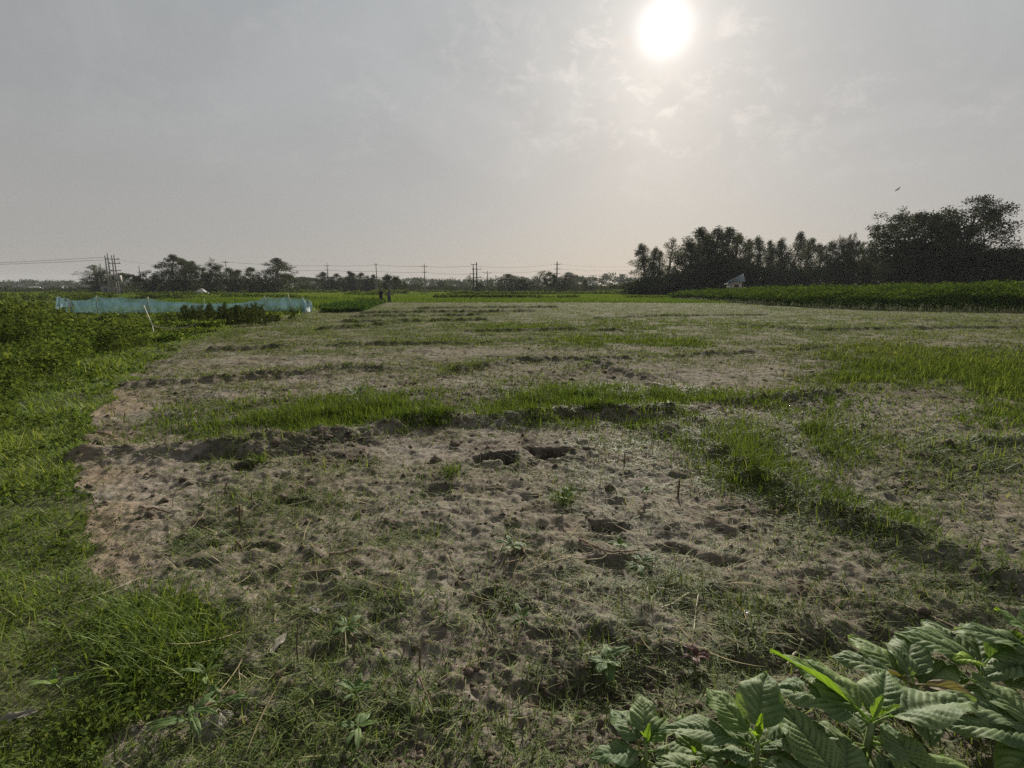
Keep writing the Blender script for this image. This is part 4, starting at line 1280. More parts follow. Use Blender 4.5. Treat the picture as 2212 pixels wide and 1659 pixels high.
FAR = [(-60, 610), (0, 609), (40, 609), (60, 604), (90, 607), (130, 608), (150, 606), (180, 609), (300, 607), (420, 604), (560, 602), (620, 600), (700, 604), (760, 603), (830, 604), (870, 604), (885, 600), (905, 598), (930, 600), (942, 606), (970, 604), (985, 608), (1005, 604), (1030, 602),
       (1060, 603), (1085, 600), (1110, 604), (1140, 599), (1160, 602), (1185, 601), (1215, 594), (1240, 592), (1260, 599), (1290, 598), (1305, 592), (1330, 589), (1350, 594), (1380, 600), (1480, 604)]
mass("far_wood", 60000, FAR, 430, 560, 1.5, M["tree"], 701, 0, 3.2)
mass("scrub", 26000, [(640, 615), (700, 611), (760, 611), (830, 610), (900, 614), (1000, 620), (1100, 619), (1200, 617), (1300, 617), (1360, 612), (1420, 610)], 225, 270, .75, M["tree"], 703, 0, 1.3)
mass("hedge", 24000, [(560, 624), (700, 623), (800, 624), (900, 622), (1000, 621.5), (1100, 622), (1200, 620), (1300, 620), (1400, 618), (1460, 617)], 275, 310, .8, M["tree"], 705, 0, 1.0)
mass("clump_scrub", 18000, [(-40, 622), (60, 624), (170, 622), (240, 617), (300, 612), (420, 608), (520, 608), (620, 612), (680, 616)], 165, 195, .6, M["tree"], 707, 0, 1.2)
mass("undergrowth", 75000, [(1380, 606), (1440, 598), (1490, 575), (1520, 558), (1560, 552), (1610, 562), (1640, 575), (1700, 578), (1780, 575), (1830, 560), (1900, 555), (2000, 535), (2100, 535), (2200, 540), (2300, 540)], 122, 150, .55, M["big_tree"], 709, 0, 1.6)
mass("left_bank_scrub", 9000, [(-80, 634), (0, 634), (60, 636), (120, 637), (190, 634), (240, 634)], 70, 100, .3, M["weed"], 711, 0, .5)

# ------------------------------------------------------------------ power poles and lines
def pole(u, vtop, D, label, arms=(), r=.13, mat="concrete", name="utility_pole"):
    x, y, z = at(u, vtop, D)
    o = empty(name, (x, y, 0), label, "utility pole", "power poles across the fields")
    a = Acc(); a.tube([(0, 0, -.3), (0, 0, z * .5), (0, 0, z)], [r * 1.5, r * 1.2, r * .85], 8)
    link("shaft", a.mesh("shaft", M[mat], True), o)
    for dz, wd in arms:
        b = Acc(); b.box((0, -r * 1.2, z - dz), (wd, .12, .14))
        c = link("crossarm", b.mesh("crossarm", M["iron"]), o)
        for s in (-.46, 0, .46):
            d = Acc(); d.tube([(s * wd, -r * 1.2, z - dz + .07), (s * wd, -r * 1.2, z - dz + .32)], [.06, .045], 6)
            link("insulator", d.mesh("insulator", M["iron"], True), c)
    return (x, y, z)


pA = pole(216, 569, 150, "short bare pole at the left of the four-pole power frame", r=.15)
pB = pole(300, 575, 165, "lone thin pole between flat-topped and rounded trees")
pC = pole(487, 563, 158, "pole standing among the trees of the left clump", ((.5, 1.6),))
pD = pole(589, 569, 150, "pale pole in front of the tall conical tree")
pE = pole(706.5, 568, 165, "pole rising above the small trees right of the far flat tree", ((.9, 1.4), (2.2, 1.2)), mat="iron")
pF = pole(812, 568, 165, "pole just left of the thick-trunked palm", ((.6, 1.0),))
pG = pole(916.5, 570, 165, "pole above the rounded far wood right of the left palm", ((.8, 1.8), (2.6, 1.5)))
pK = pole(1203.5, 565, 172, "heavy dark pole with four crossarms beside the thin palm", ((.9, 2.2), (2.4, 2.0), (3.8, 2.2), (5.3, 1.8)), .2, "iron")
pH = pole(1052.5, 585, 240, "far pole with three crossarms right of the double pole", ((1.0, 3.6), (3.2, 4.2), (5.5, 3.6)), .2, "iron")
pI = pole(1071, 594, 300, "farther small pole with two crossarms", ((1.0, 3.5), (3.5, 3.5)), .2, "iron")
pJ = pole(1083.6, 597, 360, "farthest tiny pole with two crossarms", ((1.0, 4), (4, 4)), .22, "iron")

# the frame of four posts on the left
xs = [at(u, v, 124 + q * .7) for q, (u, v) in enumerate(((226.5, 552), (231.5, 547), (241, 551.5), (246, 550)))]
fr_ = empty("power_gantry", (xs[1][0], xs[1][1], 0), "frame of four tall concrete posts tied by crossbeams beside a grey shed", "power frame")
for x, y, z in xs:
    a = Acc(); a.tube([(x - xs[1][0], y - xs[1][1], -.3), (x - xs[1][0], y - xs[1][1], z)], [.2, .13], 8)
    link("post", a.mesh("post", M["concrete"], True), fr_)
for dz, lo, hi in ((.9, -1.5, 2.0), (1.9, -.8, 2.1), (3.6, -.4, 2.0)):
    b = Acc(); b.box(((lo + hi) / 2, 1.0, xs[1][2] - dz - .4), (hi - lo, .16, .16)); cb = link("crossbeam", b.mesh("crossbeam", M["iron"]), fr_)
    for s in (.1, .5, .9):
        d = Acc(); d.tube([(lo + (hi - lo) * s, 1.0, xs[1][2] - dz - .32), (lo + (hi - lo) * s, 1.0, xs[1][2] - dz)], .06, 6)
        link("insulator", d.mesh("insulator", M["iron"], True), cb)
b = Acc(); b.box((1.6, .4, 4.2), (1.0, .9, 1.5)); link("transformer", b.mesh("transformer", M["concrete"]), fr_)

# double pole in the middle
h1, h2 = at(1022.4, 572, 150), at(1029.5, 566, 150)
dp = empty("double_power_pole", (h1[0], h1[1], 0), "double pole joined by crossbars in the middle of the far hedge", "utility pole")
for p in (h1, h2):
    a = Acc(); a.tube([(p[0] - h1[0], 0, -.3), (p[0] - h1[0], 0, p[2])], [.24, .15], 8); link("post", a.mesh("post", M["iron"], True), dp)
wd = h2[0] - h1[0]
for zz0, lo, hi in ((8.2, -.6, wd + .2), (6.9, -.3, wd + 1.3), (5.6, -1.0, wd + .2), (4.6, -.2, wd + 1.3), (3.6, -.9, .6)):
    b = Acc(); b.box(((lo + hi) / 2, -.25, zz0 + .4), (hi - lo, .13, .14)); cb = link("crossbar", b.mesh("crossbar", M["iron"]), dp)
    for s in (lo + .1, hi - .1):
        d = Acc(); d.tube([(s, -.25, zz0 + .47), (s, -.25, zz0 + .75)], .06, 6); link("insulator", d.mesh("insulator", M["iron"], True), cb)


def cable(pts, label, sag=.012, r=.03):
    A = Acc(); P = []
    for a, b in zip(pts[:-1], pts[1:]):
        a, b = np.array(a), np.array(b); L = np.linalg.norm(b - a)
        t = np.linspace(0, 1, 17)[:, None]
        s = a * (1 - t) + b * t; s[:, 2] -= (4 * t * (1 - t))[:, 0] * sag * L
        P += list(s if not P else s[1:])
    c0 = np.array(P[0])
    A.tube(np.array(P) - c0, r, 4)
    o = link("power_cable", A.mesh("power_cable", M["wire"], True), None, c0)
    return tag(o, label, "cable", "power cables")


def dn(p, dz, dx=0): return (p[0] + dx, p[1] - .3, p[2] - dz)


ft = xs[0]
cable([at(-60, 570, 112), dn(ft, .4)], "upper cable from the left picture edge to the four-pole frame", .004)
cable([at(-60, 573, 112), dn(ft, 1.0)], "lower cable from the left picture edge to the four-pole frame", .004)
cable([dn(xs[3], 1.0), at(384, 577, 160)], "cable dropping from the four-pole frame into the left clump", .006)
cable([at(384, 577, 160), dn(pC, .4), dn(pE, .9), dn(pF, .6), dn(pG, .8), dn(h1, .3)], "upper cable strung along the middle poles")
cable([at(430, 572, 160), dn(pC, 2.4), dn(pE, 2.2), dn(pF, 2.6), dn(pG, 2.6), dn(h1, 2.6)], "lower cable strung along the middle poles")
for q, (d0, d1, nm) in enumerate(((1.2, .8, "top"), (2.8, 2.4, "second"), (4.4, 4.0, "third"))):
    cable([dn(h2, d0, .4), dn(pK, d1, -.5)], f"{nm} cable between the double pole and the heavy dark pole", .02)
    e = at(1402, (574, 580, 587)[q], 190)
    cable([dn(pK, d1, .5), e], f"{nm} cable from the heavy dark pole to the right-hand row", .018)
cable([dn(h2, 3.2, .5), dn(pH, 1.0), dn(pI, 1.0), dn(pJ, 1.0)], "cable running away from the double pole past the far poles", .02)

# ------------------------------------------------------------------ buildings
M["tin"] = plain("tin_roof", (.50, .56, .63), .9, .05, .12, 1.5, .25)
M["wall"] = plain("plaster_wall", (.48, .42, .39), .9, .15, .25, 2.0)
M["white"] = plain("whitewash", (.42, .42, .41), .85, .2, .08, 1.0)
M["grey_wall"] = plain("grey_render", (.24, .235, .225), .9, .15, .15, 1.5)
M["door"] = plain("pale_door", (.66, .72, .76), .6, .3, .08, 3.0)
M["shutter"] = plain("red_shutter", (.085, .045, .045), .7, .3, .3, 6.0)
M["dark"] = plain("dark_opening", (.03, .03, .032), .7, .2, .2, 3.0)


def child(name, acc, mat, parent, smooth=False): return link(name, acc.mesh(name, M[mat], smooth), parent)


hx, hy, _ = at(1591, 620, 100)
hut = empty("hut", (hx, hy, 0), "small plastered hut with a pale tin roof in front of the right-hand trees", "hut", rz=-.36)
hut.scale = (.80, .80, .88)
a = Acc(); a.box((0, 1.6, 1.72), (2.35, 3.2, 3.45)); child("wall", a, "wall", hut)
a = Acc(); a.box((-1.62, 1.5, 1.5), (.88, 2.4, 3.0)); child("side_wall", a, "wall", hut)
# main roof: hipped, its short ridge standing over the right side
R = np.array([[-1.9, -.4, 3.48], [1.75, -.4, 3.48], [1.75, 3.6, 3.48], [-1.9, 3.6, 3.48], [1.25, 1.2, 5.15], [1.25, 2.1, 5.15]])
fr4 = [[0, 1, 2, 3][::-1], [0, 4, 5, 3][::-1], [1, 2, 5, 4]]; fr3 = [[0, 1, 4], [2, 3, 5]]
a = Acc(); a.add(R, fr4, fr3); roof = child("roof", a, "tin", hut)
a = Acc()
for p, q in (((-1.9, -.4, 3.5), (1.25, 1.2, 5.17)), ((1.75, -.4, 3.5), (1.25, 1.2, 5.17)), ((1.25, 1.2, 5.17), (1.25, 2.1, 5.17))):
    a.tube([p, q], .05, 5)
for q in range(7):                                        # ribs of the sheets
    f = (q + .5) / 7; x0 = -1.9 + 3.65 * f; top_t = (x0 + 1.9) / 3.15 if x0 < 1.25 else (1.75 - x0) / .5
    a.tube([(x0, -.41, 3.50), (x0, -.4 + 1.6 * top_t, 3.50 + 1.67 * top_t)], .02, 4)
child("sheet_ribs", a, "tin", roof)
R = np.array([[-2.75, -.5, 2.95], [-1.0, -.45, 3.32], [-1.0, 2.9, 3.36], [-2.75, 2.9, 3.0]])
a = Acc(); a.add(np.vstack([R, R - np.array([0, 0, .06])]), [[0, 1, 2, 3], [4, 7, 6, 5], [0, 4, 5, 1], [1, 5, 6, 2], [2, 6, 7, 3], [3, 7, 4, 0]]); child("lean_to_roof", a, "tin", hut)
a = Acc(); a.box((-1.55, .27, 2.2), (.5, .06, 1.35)); child("door", a, "door", hut)
a = Acc(); a.box((.02, -.03, 2.25), (.95, .06, 1.35)); win = child("window", a, "shutter", hut)
a = Acc(); a.box((.02, -.06, 2.97), (1.15, .16, .09)); child("lintel", a, "wall", win)
a = Acc(); a.box((0, 1.6, .3), (4.6, 3.9, .6)); child("plinth", a, "grey_wall", hut)


def house(u, vt, D, wpx, label, floors=2):
    x, y, z = at(u, vt, D); w = wpx / F * D / cp
    o = empty("white_house", (x, y, 0), label, "house")
    a = Acc(); a.box((0, 2.5, z / 2), (w, 5, z)); child("wall", a, "white", o)
    a = Acc(); a.box((0, 2.5, z + .1), (w + .5, 5.5, .2)); child("roof_slab", a, "white", o)
    for q in range(floors):
        for s in (-.27, .25):
            a = Acc(); a.box((s * w, -.03, z - 1.5 - q * 2.6), (w * .17, .1, 1.3)); child("window", a, "dark", o)
    return o


house(1233, 610.5, 335, 17, "white two-storey house half hidden right of the ball-shaped tree", 2)
house(1285.5, 611, 340, 11, "narrow white house half hidden behind the far hedge", 1)
hx, hy, hz = at(67, 620, 300)
wh = empty("low_house", (hx, hy, 0), "low house with a pale roof in the far wood at the left", "house")
a = Acc(); a.box((0, 2, hz / 2 - .3), (6.0, 4, hz - .6)); child("wall", a, "grey_wall", wh)
R = np.array([[-3.4, -.4, hz - .7], [3.4, -.4, hz - .7], [2.4, 2, hz + .2], [-2.4, 2, hz + .2], [3.4, 4.4, hz - .7], [-3.4, 4.4, hz - .7]])
a = Acc(); a.add(R, [[0, 1, 2, 3], [3, 2, 4, 5], [0, 5, 4, 1]], [[1, 4, 2], [0, 3, 5]]); child("roof", a, "white", wh)
sx, sy, sz = at(231, 617, 132)
shed = empty("shed", (sx, sy, 0), "plain grey shed at the foot of the four-pole power frame", "shed")
a = Acc(); a.box((0, 1.4, sz / 2), (3.6, 2.8, sz)); child("wall", a, "grey_wall", shed)
a = Acc(); a.box((-.05, 1.4, sz + .06), (4.0, 3.2, .12)); child("roof_slab", a, "concrete", shed)
a = Acc(); a.box((-.5, -.02, 1.0), (.9, .08, 1.9)); child("door", a, "iron", shed)
# pale heap beyond the green field
g = np.random.default_rng(801)
hx, hy, hz = at(436, 624, 128)
a = Acc(); nq = 22
xg, yg = np.meshgrid(np.linspace(-1, 1, nq), np.linspace(-1, 1, nq))
zh = np.maximum(0, 1 - np.hypot(xg, yg)) ** .8 * (.6 + .8 * fbm(xg * 2.5 + 5, yg * 2.5 + 5, 4, 802))
Vh = np.stack([xg * 2.4, yg * 1.6, zh * hz * 1.05], -1).reshape(-1, 3)
ii = np.arange(nq - 1)[:, None] * nq; jj = np.arange(nq - 1)[None]
a.add(Vh, np.stack([ii + jj, ii + jj + 1, ii + nq + jj + 1, ii + nq + jj], -1).reshape(-1, 4))
o = link("sand_heap", a.mesh("sand_heap", M["white"], True), None, (hx, hy, 0)); tag(o, "pale heap beyond the bright green field at the left", "heap")

# ------------------------------------------------------------------ the two people
M["skin"] = plain("brown_skin", (.12, .07, .05), .55, .35, .08, 10)
M["dark_cloth"] = plain("dark_cloth", (.028, .024, .026), .9, .1, .2, 20)
M["grey_cloth"] = plain("grey_blue_cloth", (.10, .115, .13), .9, .1, .2, 20)
M["navy_cloth"] = plain("navy_cloth", (.035, .04, .052), .9, .1, .2, 20)
M["hat"] = plain("straw_hat", (.11, .085, .06), .9, .1, .25, 30)
M["hair"] = plain("black_hair", (.012, .011, .01), .6, .3, .2, 40)


def skin_body(name, verts, edges, radii, mat, parent, levels=1):
    me = bpy.data.meshes.new(name)
    me.from_pydata([Vector(v) for v in verts], edges, [])
    o = link(name, me, parent)
    me.materials.append(mat)
    md = o.modifiers.new("skin", 'SKIN')
    for v, r in zip(me.skin_vertices[0].data, radii): v.radius = (r, r) if not isinstance(r, tuple) else r
    me.skin_vertices[0].data[0].use_root = True
    sb = o.modifiers.new("smooth", 'SUBSURF'); sb.levels = levels; sb.render_levels = levels
    for p in me.polygons: p.use_smooth = True
    return o


def person(x, y, rz, label, hands, shirt, lower, h=1.64, long_cloth=True):
    s = h / 1.7
    root = empty("person", (x, y, H1(x, y) - .02), label, "person", None, rz)
    root.scale = (s, s, s)
    V = [(0, 0, .92), (0, .01, 1.12), (0, .01, 1.34), (0, 0, 1.45), (0, -.02, 1.56), (0, -.02, 1.66)]
    E = [(0, 1), (1, 2), (2, 3), (3, 4), (4, 5)]
    R_ = [(.15, .11), (.145, .10), (.165, .11), .055, .085, .07]

    def chain(start, pts, rad):
        p = start
        for q, r in zip(pts, rad):
            V.append(q); R_.append(r); E.append((p, len(V) - 1)); p = len(V) - 1
        return p
    for sgn, hd in zip((-1, 1), hands):
        chain(0, [(sgn * .1, 0, .80), (sgn * .105, -.02, .46), (sgn * .11, .01, .10), (sgn * .12, -.12, .04)], [.085, .055, .04, .035])
        wr = chain(2, [(sgn * .19, .01, 1.36), hd[0], hd[1]], [.055, .042, .03])
        w = np.array(hd[1]); e = np.array(hd[0]); d = (w - e) / np.linalg.norm(w - e)
        sd = np.cross(d, (0, 1, 0)); sd /= np.linalg.norm(sd) + 1e-6
        pal = chain(wr, [tuple(w + d * .06)], [.03])
        for q in range(4):
            f = w + d * .085 + sd * (q - 1.5) * .02
            L = (.075, .088, .084, .066)[q]
            chain(pal, [tuple(f + d * L * .5 + np.array([0, -.008, 0])), tuple(f + d * L + np.array([0, -.028, -.004]))], [.009, .007])
        chain(wr, [tuple(w + d * .045 - sd * .04), tuple(w + d * .085 - sd * .055)], [.01, .008])
    body = skin_body("body", V, E, R_, M["skin"], root)

    def lathe(name, prof, mat, flat=.72, y0=0.0, n=20, jitter=0.0):
        a = Acc(); th = np.arange(n) * 2 * math.pi / n; P = []
        for z, r, yo in prof:
            rj = r * (1 + jitter * np.sin(th * 5 + z * 9))
            P.append(np.stack([rj * np.cos(th), y0 + yo + flat * rj * np.sin(th), np.full(n, z)], 1))
        m = len(P); i = np.arange(m - 1)[:, None] * n; j = np.arange(n)[None]; k = (j + 1) % n
        a.add(np.concatenate(P), np.stack([i + j, i + k, i + n + k, i + n + j], -1).reshape(-1, 4))
        return link(name, a.mesh(name, mat, True), root)
    lathe("shirt", [(.80, .205, 0), (.95, .19, 0), (1.12, .18, .01), (1.28, .205, .01), (1.38, .215, .01), (1.45, .13, .0), (1.47, .075, 0)], shirt, .68, 0, 20, .03)
    for sgn, hd in zip((-1, 1), hands):
        a = Acc(); sh = np.array((sgn * .17, .01, 1.38)); el = np.array(hd[0])
        a.tube([sh, sh * .5 + el * .5, sh * .12 + el * .88], [.085, .075, .07], 10); link("sleeve", a.mesh("sleeve", shirt, True), root)
    if long_cloth:
        lathe("wrapped_cloth", [(.16, .19, -.01), (.3, .185, 0), (.6, .195, 0), (.86, .19, 0), (.98, .175, 0)], lower, .78, 0, 24, .05)
    else:
        for sgn in (-1, 1):
            a = Acc(); a.tube([(sgn * .1, 0, .93), (sgn * .105, -.01, .5), (sgn * .112, .01, .1)], [.12, .095, .085], 12)
            link("trouser_leg", a.mesh("trouser_leg", lower, True), root)
    a = Acc()
    n = 26; th = np.arange(n) * 2 * math.pi / n; P = []
    for r, z in ((.27, 1.655), (.26, 1.675), (.19, 1.70), (.115, 1.715), (.10, 1.77), (.06, 1.81), (.004, 1.82)):
        P.append(np.stack([r * np.cos(th), -.02 + r * np.sin(th), z + .012 * np.cos(2 * th) * (r / .27)], 1))
    i = np.arange(len(P) - 1)[:, None] * n; j = np.arange(n)[None]; k = (j + 1) % n
    a.add(np.concatenate(P), np.stack([i + j, i + k, i + n + k, i + n + j], -1).reshape(-1, 4)); link("hat", a.mesh("hat", M["hat"], True), root)
    a = Acc(); P = []
    for z, r in ((1.54, .07), (1.58, .098), (1.64, .102), (1.70, .085)):
        P.append(np.stack([r * np.cos(th) * .92, .012 + r * np.sin(th), np.full(n, z)], 1))
    i = np.arange(len(P) - 1)[:, None] * n
    a.add(np.concatenate(P), np.stack([i + j, i + k, i + n + k, i + n + j], -1).reshape(-1, 4)[:3 * n]); link("hair", a.mesh("hair", M["hair"], True), root)
    # face: nose, eyes, mouth and ears
    a = Acc(); a.tube([(0, -.10, 1.625), (0, -.128, 1.595), (0, -.11, 1.588)], [.008, .016, .012], 6); link("nose", a.mesh("nose", M["skin"], True), root)
    for sgn in (-1, 1):
        a = Acc(); a.tube([(sgn * .034 - .012, -.10, 1.628), (sgn * .034 + .012, -.10, 1.628)], .008, 6); link("eye", a.mesh("eye", M["hair"], True), root)
        a = Acc(); a.tube([(sgn * .088, -.01, 1.635), (sgn * .098, 0, 1.61), (sgn * .088, -.005, 1.58)], [.012, .018, .01], 6); link("ear", a.mesh("ear", M["skin"], True), root)
    a = Acc(); a.tube([(-.025, -.098, 1.562), (0, -.105, 1.56), (.025, -.098, 1.562)], .006, 6); link("mouth", a.mesh("mouth", M["shutter"], True), root)
    return root


x, y = G(823.5, 652.5); x2, y2 = G(841, 654.0)
person(x, y, .35, "person in dark clothes and a brimmed hat, left of two on the far path", (((-.29, .02, 1.10), (-.24, -.18, .98)), ((.30, -.03, 1.12), (.27, -.24, 1.16))), M["dark_cloth"], M["dark_cloth"], 1.70, False)
person(x2, y2, .1, "person in grey-blue clothes and a flat hat with one hand raised to the shoulder", (((-.36, .05, 1.16), (-.18, -.10, 1.02)), ((.36, -.02, 1.20), (.18, -.10, 1.42))), M["grey_cloth"], M["navy_cloth"], 1.56, False)

# ------------------------------------------------------------------ bird
bx, by, bz = at(1939.5, 409, 75)
br = empty("bird", (bx, by, bz), "dark bird gliding in the sky above the tallest trees", "bird", None, .3)
br.rotation_euler = (.2, -.62, .3)
a = Acc(); a.tube([(0, -.20, 0), (0, -.12, .01), (0, .02, .01), (0, .14, 0), (0, .26, 0)], [.012, .035, .05, .035, .012], 8); link("body", a.mesh("body", M["hair"], True), br)
for sgn in (-1, 1):
    W_ = np.array([[0, -.06, .01], [sgn * .25, -.10, .04], [sgn * .52, -.02, .05], [sgn * .60, .06, .05], [sgn * .40, .08, .04], [sgn * .2, .10, .03], [0, .10, .01]])
    a = Acc(); a.add(np.vstack([W_, W_ - np.array([0, 0, .012])]), [[0, 1, 5, 6], [1, 2, 4, 5], [13, 12, 8, 7], [12, 11, 9, 8]], [[2, 3, 4], [11, 10, 9]]); link("wing", a.mesh("wing", M["hair"]), br)
a = Acc(); a.add([[-.03, .2, 0], [.03, .2, 0], [.07, .4, 0], [-.07, .4, 0], [-.03, .2, -.01], [.03, .2, -.01], [.07, .4, -.01], [-.07, .4, -.01]], [[0, 1, 2, 3], [7, 6, 5, 4], [0, 4, 5, 1], [1, 5, 6, 2], [2, 6, 7, 3], [3, 7, 4, 0]]); link("tail", a.mesh("tail", M["hair"]), br)

# ------------------------------------------------------------------ leafy amaranth plants, bottom right
def leaf_material(name, lo, hi, vein, lime, trans):
    m, nn, ll = new_mat(name)
    out = nn("ShaderNodeOutputMaterial")
    at_ = nn("ShaderNodeAttribute"); at_.attribute_name = "vein"
    tt = nn("ShaderNodeAttribute"); tt.attribute_name = "tint"
    tc = nn("ShaderNodeTexCoord"); no = nn("ShaderNodeTexNoise"); no.inputs["Scale"].default_value = 60; no.inputs["Detail"].default_value = 6
    no2 = nn("ShaderNodeTexNoise"); no2.inputs["Scale"].default_value = 11; no2.inputs["Detail"].default_value = 5
    ll(tc.outputs["Object"], no.inputs["Vector"]); ll(tc.outputs["Object"], no2.inputs["Vector"])
    r = ramp(nn, [(.32, lo), (.68, hi)]); ll(no2.outputs["Fac"], r.inputs[0])

    def mixc(f, a, b):
        n = nn("ShaderNodeMix"); n.data_type = 'RGBA'
        ll(f, n.inputs["Factor"]); ll(a, n.inputs["A"]); n.inputs["B"].default_value = (*b, 1); return n.outputs["Result"]
    c = mixc(tt.outputs["Fac"], r.outputs["Color"], lime)
    c = mixc(at_.outputs["Fac"], c, vein)
    # blemishes
    mr = nn("ShaderNodeMapRange"); ll(no.outputs["Fac"], mr.inputs[0]); mr.inputs[1].default_value = .66; mr.inputs[2].default_value = .74; mr.inputs[4].default_value = .45
    c = mixc(mr.outputs[0], c, (.16, .13, .07))
    p = nn("ShaderNodeBsdfPrincipled"); ll(c, p.inputs["Base Color"]); p.inputs["Roughness"].default_value = .6; p.inputs["Specular IOR Level"].default_value = .18
    b = nn("ShaderNodeBump"); b.inputs["Strength"].default_value = .5; b.inputs["Distance"].default_value = .0015
    ll(no.outputs["Fac"], b.inputs["Height"]); ll(b.outputs[0], p.inputs["Normal"])
    t = nn("ShaderNodeBsdfTranslucent")
    mul = nn("ShaderNodeVectorMath"); mul.operation = 'MULTIPLY'; ll(c, mul.inputs[0]); mul.inputs[1].default_value = (1.5, 1.7, .45); ll(mul.outputs[0], t.inputs["Color"])
    mx = nn("ShaderNodeMixShader"); mx.inputs[0].default_value = trans
    ll(p.outputs[0], mx.inputs[1]); ll(t.outputs[0], mx.inputs[2]); ll(mx.outputs[0], out.inputs["Surface"])
    return m


M["amaranth"] = leaf_material("amaranth_leaf", (.085, .140, .056), (.190, .240, .115), (.024, .048, .018), (.20, .30, .03), .34)
M["wilted"] = leaf_material("wilted_leaf", (.10, .075, .04), (.24, .19, .11), (.05, .035, .02), (.22, .2, .08), .2)
M["pale_wilt"] = leaf_material("pale_withered_leaf", (.15, .14, .11), (.27, .25, .2), (.12, .11, .08), (.3, .3, .18), .15)
M["herb"] = leaf_material("herb_leaf", (.055, .10, .03), (.12, .175, .065), (.04, .07, .02), (.16, .22, .05), .3)
M["stem"] = plain("green_stem", (.15, .19, .07), .5, .35, .25, 40)


def leaf_mesh(name, L, W, mat, az, el, droop=.6, roll=0.0, fold=.35, petiole=.25, veins=9, rel=.045, wave=.05, curl=0.0, lime=0.0, seed=0, nu=84, nv=21):
    """one corrugated leaf, growing from the origin"""
    g = np.random.default_rng(seed)
    t = np.linspace(0, 1, nu); s = np.linspace(-1, 1, nv)
    pl = petiole * L
    # petiole, then the blade's midrib
    n_p = 6
    ang_p = el + .25
    path = [np.zeros(3)]
    for q in range(n_p):
        a = ang_p - .25 * q / n_p
        path.append(path[-1] + np.array([math.cos(a), 0, math.sin(a)]) * pl / n_p)
    pet = np.array(path)
    mid = [pet[-1]]; tang = []
    for q in range(nu):
        a = el - droop * (t[q] ** 1.3); c = curl * t[q]
        d = np.array([math.cos(a) * math.cos(c), math.cos(a) * math.sin(c), math.sin(a)]); tang.append(d)
        if q < nu - 1: mid.append(mid[-1] + d * L / (nu - 1))
    mid = np.array(mid); tang = np.array(tang)
    side = np.stack([-tang[:, 1], tang[:, 0], np.zeros(nu)], 1); side /= np.linalg.norm(side, axis=1)[:, None] + 1e-9
    nrm = np.cross(tang, side)
    cr, sr = math.cos(roll), math.sin(roll)
    side, nrm = side * cr + nrm * sr, nrm * cr - side * sr
    w = W / 2 * np.sin(math.pi * np.clip(t, 0, 1) ** .74) ** .72
    w = w * (1 - .15 * t) + .002
    Tg, Sg = np.meshgrid(t, s, indexing='ij')
    ph = Tg - .30 * np.abs(Sg) ** 1.2
    wv = veins * (ph + .3) + .35 * np.sin(ph * 7 + seed)
    fr = np.abs(((wv + (Sg > 0) * .4) % 1.0) - .5) * 2              # 1 on a vein, 0 between
    bulge = (1 - fr ** 2)
    near_mid = np.exp(-(np.abs(Sg) / .10) ** 2)
    relief = rel * W * (bulge - .5) * (1 - np.abs(Sg) ** 4) * np.clip(w / (W / 2), 0, 1)[:, None] * (1 - near_mid) - near_mid * rel * W * .5
    edge = wave * W * np.sin(t * g.uniform(9, 14) + g.uniform(0, 6))[:, None] * np.sin(Sg * 1.5) * np.abs(Sg) ** 2
    puck = (fbm(Tg * 9 + seed, Sg * 4 + seed, 3, seed) - .5) * W * .05
    cosf, sinf = math.cos(fold), math.sin(fold)
    sag = -np.abs(Sg) ** 2.2 * w[:, None] * .30
    P = mid[:, None] + side[:, None] * (Sg * w[:, None] * cosf)[..., None] + nrm[:, None] * (np.abs(Sg) * w[:, None] * sinf + sag + relief + edge + puck)[..., None]
    ca, sa = math.cos(az), math.sin(az)

    def rot(Q): return np.stack([Q[..., 0] * ca - Q[..., 1] * sa, Q[..., 0] * sa + Q[..., 1] * ca, Q[..., 2]], -1)
    i = np.arange(nu - 1)[:, None] * nv; j = np.arange(nv - 1)[None]
    f = np.stack([i + j, i + nv + j, i + nv + j + 1, i + j + 1], -1).reshape(-1, 4)
    if seed % 3 == 0:                                   # holes eaten by insects
        keep = np.ones(len(f), bool)
        fc_t = (t[:-1, None] + 0 * s[None, :-1]).ravel(); fc_s = (0 * t[:-1, None] + s[None, :-1]).ravel()
        for _ in range(g.integers(1, 4)):
            ht, hs, hr = g.uniform(.2, .85), g.uniform(-.8, .8), g.uniform(.02, .055)
            keep &= ((fc_t - ht) ** 2 + ((fc_s - hs) * .3) ** 2) > hr ** 2 * (.6 + .8 * vnoise(fc_t * 40, fc_s * 12, seed))
        f = f[keep]
    a = Acc(); a.add(rot(P).reshape(-1, 3), f, None, lime)
    nb = a.n
    a.tube(rot(pet), np.linspace(.0042, .0026, n_p + 1) * (L / .2) ** .5, 6, min(1, lime + .55))
    vein = np.clip(np.maximum(sstep(.70, .95, fr) * g.uniform(.6, 1.0) * (1 - np.abs(Sg) ** 3 * .5), near_mid * .5), 0, 1)
    V = np.concatenate(a.v)
    at2 = np.concatenate([vein.ravel(), np.zeros(a.n - nb)])
    fl = [np.concatenate(a.f4), np.concatenate(a.f3)]
    return mesh_from(name, V, fl, mat, {"tint": np.concatenate(a.t), "vein": at2}, smooth=True)


